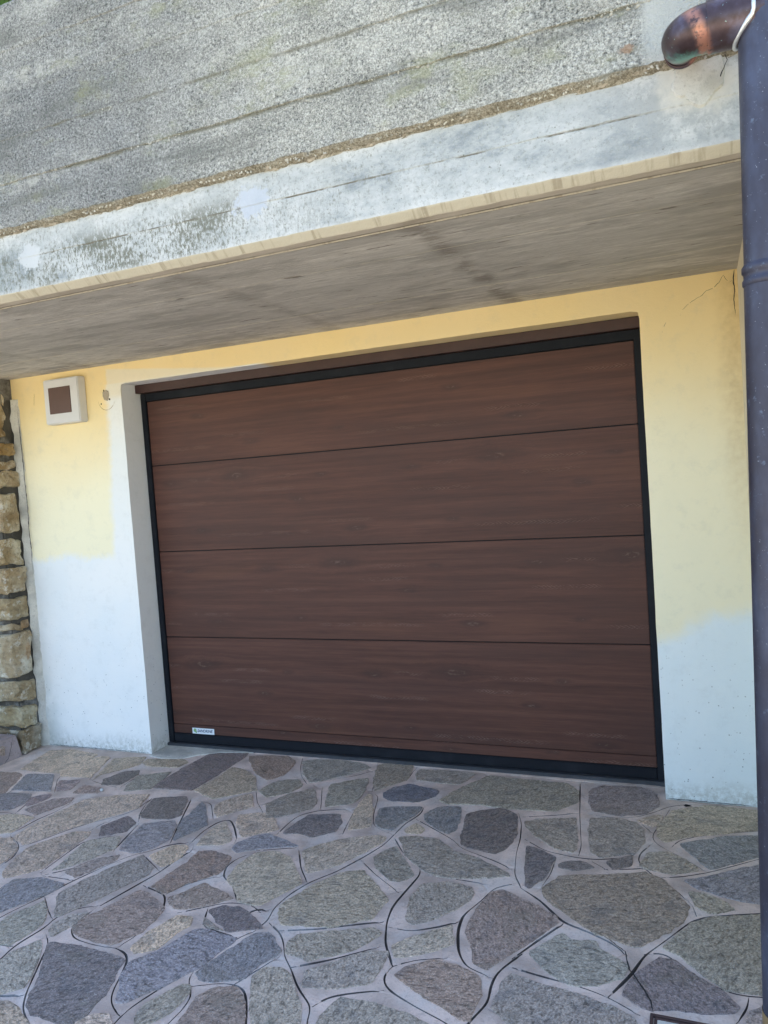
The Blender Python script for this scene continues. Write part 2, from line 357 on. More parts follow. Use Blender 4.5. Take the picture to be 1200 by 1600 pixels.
def mat_plain(name, col, rough=.5, metal=0, nscale=30, amt=.2, spec=None, bump=.0005):
    s = NT(name)
    n = s.noise(nscale, 4, .6); n2 = s.noise(nscale*.12, 4)
    c = s.mix(s.math('MULTIPLY', s.step(n, .4, .7), amt), col, tuple(t*.45 for t in col))
    c = s.mix(s.math('MULTIPLY', s.step(n2, .5, .7), amt), c, tuple(min(1, t*1.5+.02) for t in col))
    return s.out(c, rough, s.bump(n, bump, .6), metal, spec)

def mat_copper_pipe():
    s = NT('weathered_copper'); x, y, z = s.xyz()
    n = s.noise(5, 5, .65, s.vec((1, 1, .45))); f = s.noise(46, 4, .65); sp = s.noise(160, 2)
    c = s.ramp(n, [(.28, (.034, .028, .038)), (.46, (.050, .050, .074)), (.62, (.080, .090, .135)), (.8, (.17, .21, .29))])
    c = s.mix(s.math('MULTIPLY', s.step(f, .60, .74), .35), c, (.24, .32, .42))
    c = s.mix(s.math('MULTIPLY', s.step(sp, .70, .76), .5), c, (.45, .48, .50))
    return s.out(c, s.ramp(f, [(.3, .38), (.7, .58)]), s.bump(f, .0008, .5), .35)

def mat_elbow():
    s = NT('copper_elbow_patina'); x, y, z = s.xyz()
    n = s.noise(14, 4, .6); f = s.noise(70, 4, .65)
    c = s.ramp(n, [(.3, (.050, .030, .030)), (.5, (.080, .055, .062)), (.68, (.14, .13, .18))])
    bx = s.math('MULTIPLY_ADD', n, .022, s.math('MULTIPLY_ADD', s.math('SUBTRACT', z, 2.535), .34, x))
    band = s.math('MULTIPLY', s.step(s.noise(26, 5, .7), .36, .50), 1.0); band = s.math('MULTIPLY', band, s.step(s.math('ABSOLUTE', s.math('SUBTRACT', bx, 3.163)), .022, .004))
    c = s.mix(s.math('MULTIPLY', band, s.step(f, .25, .5)), c, (.42, .20, .14))
    left = s.math('MULTIPLY', s.step(bx, 3.078, 3.066), s.step(z, 2.53, 2.55))
    c = s.mix(s.math('MULTIPLY', left, .8), c, (.42, .17, .11))
    gz = s.blob(x, y, 3.140, -1.550, .050, .045, .9, f, 1.6)
    gy = s.math('MULTIPLY', gz, s.step(z, 2.57, 2.52))
    c = s.mix(s.math('MULTIPLY', gy, .95), c, (.12, .34, .28))
    c = s.mix(s.math('MULTIPLY', s.step(s.noise(120, 2), .70, .75), .5), c, (.3, .5, .5))
    return s.out(c, .36, s.bump(f, .0008, .5), .5)

def mat_sand_stone():
    s = NT('sandstone_block')
    oi = s.t.nodes.new('ShaderNodeObjectInfo')
    a = s.noise(7, 5, .65); b = s.noise(30, 5, .7); f = s.noise(130, 3, .7); la = s.noise(6, 4, .6, s.vec((1, 1, 4)))
    c = s.ramp(a, [(.32, (.36, .27, .15)), (.5, (.62, .54, .38)), (.68, (.80, .76, .64))])
    c = s.mix(.55, c, oi.outputs['Color']); c = s.mix(s.step(s.noise(2.6, 4, .6), .42, .6), c, s.mix(1.0, c, (.62, .52, .40), 'MULTIPLY'))
    c = s.mix(s.math('MULTIPLY', s.step(la, .55, .72), .5), c, (.20, .14, .075))
    c = s.mix(s.math('MULTIPLY', s.step(s.noise(45, 7, .8), .52, .60), .55), c, (.20, .155, .10)); c = s.mix(s.math('MULTIPLY', s.step(s.noise(12, 6, .75), .54, .62), .5), c, (.86, .83, .72))
    c = s.mix(s.math('MULTIPLY', s.step(s.noise(4, 4, .6), .62, .70), .55), c, (.42, .20, .05))
    c = s.mix(s.math('MULTIPLY', s.step(f, .60, .74), .4), c, (.62, .60, .52))
    ch = s.voro(22, s.vec((1, 1, 1.6)), 'F1', 'Distance')
    h = s.math('MULTIPLY_ADD', b, 1.1, s.math('MULTIPLY_ADD', a, 1.2, s.math('MULTIPLY', f, .35))); h = s.math('MULTIPLY_ADD', ch, .5, h)
    return s.out(c, .88, s.bump(h, .022, 1.0), spec=.25)

def mat_ground(name, c0, c1, sc):
    s = NT(name); n = s.noise(sc, 5, .7); m = s.noise(.4, 3)
    c = s.mix(n, c0, c1); c = s.mix(s.math('MULTIPLY', m, .5), c, c0)
    return s.out(c, .95, s.bump(n, .01, .5), spec=.2)

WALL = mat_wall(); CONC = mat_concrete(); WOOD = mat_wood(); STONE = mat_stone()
MORTAR = mat_mortar('pinkish_mortar', (.66, .53, .455))
GROOVE = mat_mortar('groove_dirt_and_shade', (.095, .082, .075))  # groove dirt, painted darker to deepen the shade of the shallow cut
CRACKM = mat_plain('crack_shadow_dirt', (.035, .032, .03), .95)
WALLMORTAR = mat_mortar('dark_wall_mortar', (.085, .078, .066))
CEMENT = mat_mortar('grey_cement', (.60, .58, .51))
FRAME = mat_plain('anthracite_rubber', (.008, .010, .015), .65, 0, 60, .25, .22)
HEADER = mat_plain('brown_lacquered_steel', (.050, .020, .017), .5, 0, 40, .25)
THRESH = mat_plain('threshold_profile', (.075, .080, .090), .45, .4, 40, .3)
PLASTIC = mat_plain('pale_grey_plastic', (.66, .66, .66), .45, 0, 12, .06)
BROWNP = mat_plain('brown_plastic', (.105, .055, .045), .5, 0, 30, .1)
PIPE = mat_copper_pipe(); ELBOW = mat_elbow()
SOLDER = mat_plain('bright_solder', (.72, .74, .74), .35, .6, 60, .2)
SHOE = mat_plain('ochre_pipe_shoe', (.33, .22, .10), .55, .2, 30, .4)
SAND = mat_sand_stone()
RUST = mat_plain('rusty_iron', (.085, .050, .045), .75, .2, 60, .6, bump=.002)
LEAF = mat_plain('green_leaf', (.10, .20, .045), .5, 0, 12, .4)
STEM = mat_plain('brown_stem', (.09, .06, .035), .9)
DRYLEAF = mat_plain('dry_leaf', (.022, .018, .014), .8)
PEBBLEM = mat_plain('pale_pebble', (.55, .55, .52), .6)
STICK = mat_plain('sticker_white', (.78, .82, .84), .4, 0, 60, .05)
INK = mat_plain('navy_ink', (.02, .055, .13), .5)
GREENINK = mat_plain('green_ink', (.25, .45, .20), .5)
DECK = mat_plain('terrace_concrete', (.30, .30, .28), .9)
CREAM = mat_plain('cream_plaster', (.72, .66, .52), .88, 0, 8, .12, .3, .003)
BOUNCE_GROUND = mat_ground('bounce_gravel', (.46, .42, .34), (.60, .55, .46), 60)
EARTH = mat_ground('dry_grass_ground', (.20, .19, .09), (.30, .26, .15), 9)

# ------------------------------------------------------------------ baked outlines (metres)
FLAGSTONES = [
('tn',[(-0.64,-0.374),(-0.711,-0.088),(-0.589,-0.046),(-0.344,-0.082),(-0.331,-0.192),(-0.35,-0.378),(-0.503,-0.378)]),
('tn',[(-0.296,-0.108),(-0.233,-0.102),(-0.107,-0.388),(-0.297,-0.407),(-0.344,-0.36),(-0.337,-0.168)]),
('br',[(-0.731,-0.443),(-0.595,-0.43),(-0.554,-0.453),(-0.429,-0.681),(-0.529,-0.703),(-0.768,-0.499)]),
('bl',[(-0.528,-0.432),(-0.362,-0.406),(-0.193,-0.594),(-0.425,-0.628)]),
('pu',[(-0.248,-0.465),(-0.134,-0.44),(-0.095,-0.558),(-0.153,-0.585),(-0.222,-0.513)]),
('br',[(-0.057,-0.489),(0.074,-0.503),(0.095,-0.557),(-0.037,-0.587)]),
('tn',[(-0.183,-0.116),(-0.005,-0.056),(0.04,-0.166),(-0.018,-0.259),(-0.079,-0.336),(-0.064,-0.41)]),
('tn',[(0.039,-0.082),(0.256,-0.038),(0.314,-0.076),(0.3,-0.154),(0.121,-0.172),(0.049,-0.141)]),
('dk',[(-0.002,-0.396),(0.031,-0.281),(0.107,-0.246),(0.136,-0.29),(0.136,-0.434),(0.038,-0.456)]),
('gn',[(0.16,-0.31),(0.308,-0.222),(0.331,-0.324),(0.344,-0.446),(0.222,-0.501),(0.19,-0.423)]),
('dk',[(0.363,0.106),(0.585,0.139),(0.604,0.074),(0.597,-0.252),(0.589,-0.411),(0.359,-0.434),(0.341,-0.337)]),
('tn',[(0.607,-0.407),(0.627,-0.275),(0.623,-0.087),(0.685,-0.096),(0.808,-0.162),(0.929,-0.335),(0.768,-0.478)]),
('bl',[(-0.527,-0.745),(-0.384,-0.665),(-0.263,-0.657),(-0.21,-0.741),(-0.208,-0.824),(-0.353,-0.891)]),
('pu',[(-0.22,-0.684),(-0.157,-0.625),(-0.122,-0.68),(-0.153,-0.78),(-0.182,-0.761)]),
('pu',[(-0.131,-0.814),(-0.089,-0.681),(0.011,-0.637),(0.032,-0.68),(-0.022,-0.856)]),
('tn',[(-0.318,-0.958),(-0.136,-0.876),(-0.012,-0.885),(0.013,-1.035),(-0.134,-1.111)]),
('tn',[(0.067,-1.062),(0.063,-0.891),(0.097,-0.644),(0.247,-0.562),(0.393,-0.515),(0.448,-0.662),(0.356,-0.805),(0.274,-0.927),(0.19,-1.121),(0.142,-1.097)]),
('dk',[(0.552,-0.751),(0.521,-0.723),(0.457,-0.549),(0.598,-0.49),(0.638,-0.521),(0.717,-0.672),(0.686,-0.727)]),
('dk',[(0.422,-0.875),(0.466,-0.753),(0.555,-0.809),(0.572,-0.89),(0.479,-0.956)]),
('bl',[(0.668,-1.042),(0.631,-0.945),(0.608,-0.801),(0.737,-0.747),(0.771,-0.78),(0.834,-0.919),(0.787,-1.032),(0.744,-1.049)]),
('bl',[(0.772,-0.734),(0.734,-0.524),(0.78,-0.564),(0.913,-0.741),(0.86,-0.905),(0.848,-0.901)]),
('tn',[(0.827,-0.541),(0.86,-0.465),(0.931,-0.383),(1.019,-0.514),(0.911,-0.65),(0.866,-0.606)]),
('tn',[(1.006,-0.616),(1.128,-0.563),(1.202,-0.62),(1.268,-0.703),(1.194,-0.764),(1.149,-0.808),(1.047,-0.691)]),
('tn',[(0.99,-0.923),(0.965,-0.762),(0.983,-0.69),(1.113,-0.842),(1.096,-0.887)]),
('tn',[(-0.113,-1.128),(0.071,-1.087),(0.169,-1.143),(0.215,-1.208),(0.229,-1.286),(0.163,-1.358)]),
('tn',[(0.308,-1.339),(0.256,-1.206),(0.236,-1.136),(0.322,-0.962),(0.405,-0.931),(0.432,-1.0),(0.436,-1.12),(0.452,-1.265),(0.379,-1.353),(0.354,-1.372)]),
('gn',[(0.513,-1.264),(0.489,-1.146),(0.464,-1.015),(0.585,-0.941),(0.64,-1.041),(0.607,-1.132),(0.546,-1.241)]),
('gy',[(0.579,-1.268),(0.625,-1.152),(0.706,-1.093),(0.718,-1.128),(0.66,-1.286)]),
('ye',[(0.888,-0.967),(0.939,-0.936),(0.967,-0.963),(0.987,-1.031),(0.964,-1.126),(0.842,-1.057)]),
('gy',[(0.692,-1.408),(0.706,-1.322),(0.74,-1.227),(0.79,-1.104),(0.804,-1.063),(0.924,-1.143),(0.95,-1.195),(0.896,-1.315),(0.863,-1.419),(0.821,-1.526),(0.799,-1.539)]),
('br',[(1.024,-1.263),(1.047,-1.064),(1.034,-0.971),(1.099,-0.955),(1.206,-0.983),(1.222,-1.045),(1.226,-1.112),(1.145,-1.209),(1.113,-1.289)]),
('bl',[(1.168,-0.912),(1.158,-0.861),(1.208,-0.788),(1.249,-0.75),(1.429,-0.818),(1.27,-0.887),(1.21,-0.936)]),
('tn',[(1.292,-1.134),(1.274,-1.038),(1.29,-0.92),(1.376,-0.889),(1.453,-0.92),(1.594,-1.084),(1.541,-1.22),(1.516,-1.27),(1.428,-1.266),(1.358,-1.182)]),
('br',[(1.149,-1.317),(1.179,-1.282),(1.222,-1.19),(1.28,-1.216),(1.34,-1.231),(1.378,-1.243),(1.391,-1.255),(1.342,-1.306),(1.259,-1.363),(1.209,-1.372)]),
('bl',[(0.407,-1.533),(0.419,-1.432),(0.409,-1.38),(0.513,-1.335),(0.648,-1.349),(0.654,-1.386),(0.63,-1.436),(0.596,-1.508),(0.56,-1.576),(0.53,-1.635)]),
('gn',[(0.613,-1.697),(0.627,-1.634),(0.627,-1.577),(0.663,-1.499),(0.666,-1.467),(0.72,-1.51),(0.791,-1.589),(0.793,-1.642),(0.779,-1.723),(0.672,-1.747)]),
('gn',[(0.855,-1.615),(0.836,-1.582),(0.856,-1.521),(0.909,-1.485),(0.911,-1.527),(0.905,-1.582),(0.894,-1.641),(0.879,-1.638)]),
('br',[(0.932,-1.58),(0.924,-1.515),(0.966,-1.418),(0.995,-1.308),(1.038,-1.312),(1.17,-1.379),(1.189,-1.437),(1.191,-1.544),(1.138,-1.623),(1.085,-1.626),(0.969,-1.613)]),
('ye',[(1.222,-1.614),(1.226,-1.528),(1.261,-1.417),(1.316,-1.407),(1.344,-1.456),(1.32,-1.508),(1.318,-1.597),(1.259,-1.643)]),
('dk',[(1.357,-1.353),(1.392,-1.309),(1.463,-1.304),(1.542,-1.345),(1.604,-1.393),(1.553,-1.416),(1.501,-1.444),(1.429,-1.401)]),
('gy',[(1.365,-1.391),(1.432,-1.428),(1.485,-1.446),(1.447,-1.443),(1.389,-1.433)]),
('bl',[(1.372,-1.856),(1.306,-1.759),(1.281,-1.69),(1.341,-1.6),(1.373,-1.477),(1.413,-1.46),(1.552,-1.475),(1.551,-1.508),(1.52,-1.634),(1.479,-1.735),(1.407,-1.849)]),
('dk',[(0.915,-1.688),(0.939,-1.675),(1.05,-1.67),(1.248,-1.68),(1.255,-1.715),(1.306,-1.832),(1.324,-1.966),(1.32,-1.995),(1.152,-1.977),(1.105,-1.953),(1.029,-1.826)]),
('gn',[(0.82,-1.864),(0.833,-1.816),(0.828,-1.758),(0.87,-1.678),(0.897,-1.696),(0.998,-1.836),(1.022,-1.893),(0.936,-1.963)]),
('bl',[(1.532,-1.669),(1.547,-1.601),(1.578,-1.508),(1.599,-1.434),(1.645,-1.414),(1.71,-1.466),(1.738,-1.5),(1.705,-1.592),(1.694,-1.65),(1.61,-1.691),(1.556,-1.693)]),
('gn',[(1.477,-1.893),(1.478,-1.837),(1.521,-1.736),(1.548,-1.734),(1.571,-1.765),(1.564,-1.844),(1.544,-1.898),(1.506,-1.928)]),
('br',[(1.622,-1.885),(1.608,-1.776),(1.627,-1.727),(1.701,-1.699),(1.746,-1.735),(1.817,-1.836),(1.764,-1.913),(1.655,-1.938)]),
('tn',[(1.326,-1.976),(1.344,-1.934),(1.387,-1.912),(1.424,-1.945),(1.446,-2.002),(1.392,-2.061)]),
('tn',[(0.965,-1.98),(1.047,-1.964),(1.128,-1.998),(1.203,-2.03),(1.171,-2.112),(1.111,-2.104)]),
('gn',[(1.722,-1.638),(1.734,-1.587),(1.8,-1.578),(1.839,-1.604),(1.93,-1.718),(2.009,-1.856),(1.894,-1.908),(1.766,-1.717)]),
('br',[(0.628,0.082),(0.854,0.128),(0.94,0.053),(0.969,-0.121),(0.915,-0.203),(0.811,-0.14),(0.673,0.014)]),
('gn',[(0.984,0.071),(1.052,0.115),(1.292,0.135),(1.394,0.068),(1.316,-0.029),(1.219,-0.137),(1.158,-0.182),(1.077,-0.089)]),
('gn',[(1.424,0.115),(1.485,0.155),(1.607,0.168),(1.641,-0.035),(1.592,-0.112),(1.534,-0.206),(1.479,-0.09)]),
('gn',[(1.666,0.036),(1.667,0.101),(1.758,0.106),(1.959,0.107),(1.926,-0.039),(1.831,-0.046),(1.696,-0.029)]),
('gn',[(1.889,-0.242),(1.943,-0.088),(2.046,0.095),(2.158,0.085),(2.432,0.083),(2.492,0.001),(2.506,-0.125),(2.426,-0.234),(2.236,-0.255),(2.083,-0.244),(1.936,-0.273)]),
('gn',[(0.948,-0.331),(0.979,-0.207),(1.079,-0.162),(1.141,-0.233),(1.111,-0.327),(1.031,-0.397)]),
('gn',[(1.345,-0.359),(1.281,-0.183),(1.437,-0.062),(1.458,-0.122),(1.494,-0.32),(1.475,-0.372),(1.375,-0.431)]),
('gn',[(1.078,-0.476),(1.129,-0.338),(1.219,-0.252),(1.304,-0.394),(1.316,-0.469),(1.206,-0.578),(1.157,-0.608)]),
('dk',[(1.31,-0.714),(1.342,-0.536),(1.478,-0.493),(1.524,-0.576),(1.53,-0.654),(1.455,-0.731),(1.402,-0.707),(1.326,-0.725)]),
('tn',[(1.518,-0.261),(1.545,-0.268),(1.665,-0.56),(1.641,-0.596),(1.582,-0.621),(1.558,-0.546),(1.522,-0.373)]),
('db',[(1.591,-0.219),(1.613,-0.164),(1.678,-0.096),(1.734,-0.111),(1.844,-0.136),(1.847,-0.202),(1.788,-0.275),(1.668,-0.303),(1.612,-0.268)]),
('bl',[(1.681,-0.539),(1.642,-0.396),(1.693,-0.365),(1.828,-0.334),(1.83,-0.398),(1.79,-0.506),(1.779,-0.583),(1.727,-0.575)]),
('bl',[(1.869,-0.405),(1.901,-0.324),(2.0,-0.289),(2.016,-0.325),(2.048,-0.508),(2.026,-0.554),(1.97,-0.527),(1.899,-0.465)]),
('tn',[(1.835,-0.566),(1.861,-0.504),(1.91,-0.537),(1.908,-0.585),(1.853,-0.588)]),
('dk',[(2.088,-0.545),(2.055,-0.366),(2.11,-0.305),(2.198,-0.262),(2.271,-0.315),(2.31,-0.51),(2.299,-0.613),(2.263,-0.677),(2.2,-0.666),(2.111,-0.638)]),
('tn',[(1.479,-0.857),(1.502,-0.815),(1.596,-0.722),(1.728,-0.654),(1.776,-0.656),(1.776,-0.702),(1.723,-0.824),(1.674,-0.925),(1.586,-1.01)]),
('gn',[(1.797,-0.832),(1.817,-0.774),(1.853,-0.723),(1.912,-0.803),(1.998,-0.916),(1.971,-0.975),(1.929,-0.976),(1.846,-0.904)]),
('gy',[(1.835,-0.641),(1.91,-0.615),(2.007,-0.621),(2.098,-0.703),(2.205,-0.73),(2.345,-0.812),(2.357,-0.835),(2.216,-0.886),(2.093,-0.902),(2.022,-0.871),(1.917,-0.78)]),
('tn',[(1.604,-1.254),(1.611,-1.212),(1.664,-1.075),(1.732,-0.967),(1.794,-0.945),(1.877,-1.016),(1.968,-1.111),(1.958,-1.183),(1.96,-1.237),(1.838,-1.316),(1.668,-1.357),(1.636,-1.316)]),
('gn',[(2.074,-1.196),(2.052,-1.092),(2.055,-0.986),(2.147,-0.938),(2.232,-0.947),(2.259,-0.988),(2.248,-1.061),(2.175,-1.177),(2.116,-1.23),(2.084,-1.211)]),
('br',[(2.301,-1.212),(2.298,-1.109),(2.323,-0.968),(2.361,-0.943),(2.449,-0.986),(2.574,-1.06),(2.58,-1.093),(2.499,-1.249),(2.45,-1.338),(2.415,-1.397),(2.365,-1.37),(2.362,-1.337)]),
('tn',[(2.091,-1.36),(2.165,-1.279),(2.241,-1.204),(2.278,-1.302),(2.21,-1.368),(2.145,-1.41),(2.118,-1.412)]),
('gn',[(1.743,-1.447),(1.755,-1.394),(1.875,-1.341),(1.983,-1.294),(2.021,-1.305),(2.025,-1.324),(1.97,-1.424),(1.851,-1.514),(1.822,-1.502),(1.764,-1.496)]),
('gn',[(1.888,-1.609),(1.877,-1.561),(1.959,-1.483),(2.01,-1.427),(2.086,-1.399),(2.093,-1.451),(2.093,-1.504),(2.094,-1.556),(2.004,-1.607),(1.901,-1.633)]),
('br',[(2.152,-1.502),(2.184,-1.45),(2.251,-1.399),(2.324,-1.41),(2.408,-1.444),(2.424,-1.503),(2.426,-1.621),(2.408,-1.636),(2.338,-1.594),(2.243,-1.554)]),
('gy',[(2.483,-1.562),(2.48,-1.449),(2.5,-1.398),(2.588,-1.419),(2.698,-1.436),(2.789,-1.456),(2.86,-1.481),(2.89,-1.587),(2.62,-1.669),(2.534,-1.602)]),
('gn',[(2.012,-1.751),(2.038,-1.646),(2.121,-1.646),(2.246,-1.655),(2.319,-1.679),(2.379,-1.743),(2.052,-1.843)]),
('bp',[(2.552,0.034),(2.595,0.08),(2.767,0.105),(2.843,0.05),(2.858,-0.079),(2.804,-0.178),(2.7,-0.213),(2.59,-0.195),(2.561,-0.106)]),
('gy',[(2.322,-0.368),(2.378,-0.335),(2.526,-0.287),(2.569,-0.557),(2.556,-0.594),(2.487,-0.574),(2.392,-0.485),(2.33,-0.404)]),
('gn',[(2.591,-0.274),(2.686,-0.251),(2.774,-0.272),(2.808,-0.333),(2.82,-0.442),(2.786,-0.536),(2.674,-0.607),(2.628,-0.56),(2.597,-0.38)]),
('tn',[(2.785,-0.249),(2.857,-0.178),(2.88,-0.182),(2.868,-0.25),(2.848,-0.293)]),
('tn',[(2.922,-0.117),(3.046,-0.04),(3.201,-0.033),(3.347,-0.063),(3.337,-0.187),(3.11,-0.287),(2.981,-0.357),(2.902,-0.422),(2.872,-0.372),(2.872,-0.273)]),
('bl',[(2.961,-0.42),(3.126,-0.318),(3.237,-0.288),(3.332,-0.25),(3.32,-0.398),(3.234,-0.459),(3.15,-0.529),(3.068,-0.598),(3.032,-0.545)]),
('gn',[(2.822,-0.635),(2.838,-0.534),(2.922,-0.504),(3.013,-0.589),(3.02,-0.62),(2.928,-0.668),(2.86,-0.653)]),
('dk',[(2.372,-0.586),(2.44,-0.607),(2.5,-0.653),(2.486,-0.817),(2.447,-0.894),(2.43,-0.879)]),
('dk',[(2.526,-0.706),(2.544,-0.676),(2.607,-0.66),(2.653,-0.692),(2.592,-0.724),(2.537,-0.722)]),
('dk',[(2.695,-0.638),(2.781,-0.566),(2.787,-0.641),(2.73,-0.681)]),
('bw',[(2.502,-0.881),(2.547,-0.785),(2.712,-0.734),(2.838,-0.685),(2.898,-0.716),(2.945,-0.794),(2.991,-0.877),(2.99,-0.941),(2.94,-1.042),(2.856,-1.148),(2.83,-1.155),(2.705,-1.107),(2.559,-0.988),(2.511,-0.933)]),
('bl',[(2.982,-0.701),(3.089,-0.635),(3.193,-0.553),(3.312,-0.484),(3.284,-0.823),(3.221,-0.796),(3.121,-0.782),(3.032,-0.748)]),
('gn',[(2.998,-0.78),(3.045,-0.783),(3.12,-0.825),(3.137,-0.857),(3.058,-0.901),(3.019,-0.866)]),
('gn',[(2.946,-1.104),(3.013,-0.979),(3.078,-0.924),(3.216,-0.873),(3.281,-0.863),(3.248,-1.255),(3.197,-1.287),(3.102,-1.29),(3.046,-1.247),(2.985,-1.169),(2.934,-1.14)]),
('gn',[(2.529,-1.28),(2.614,-1.148),(2.645,-1.182),(2.719,-1.166),(2.742,-1.206),(2.823,-1.254),(2.822,-1.313),(2.739,-1.381),(2.667,-1.398),(2.61,-1.354)]),
('dk',[(2.825,-1.402),(2.845,-1.321),(2.916,-1.197),(2.959,-1.194),(3.032,-1.268),(3.1,-1.316),(3.131,-1.36),(3.119,-1.389),(3.044,-1.414),(2.955,-1.419),(2.912,-1.441)]),
('gy',[(3.16,-1.387),(3.193,-1.352),(3.242,-1.327),(3.251,-1.46),(3.148,-1.492)]),
]
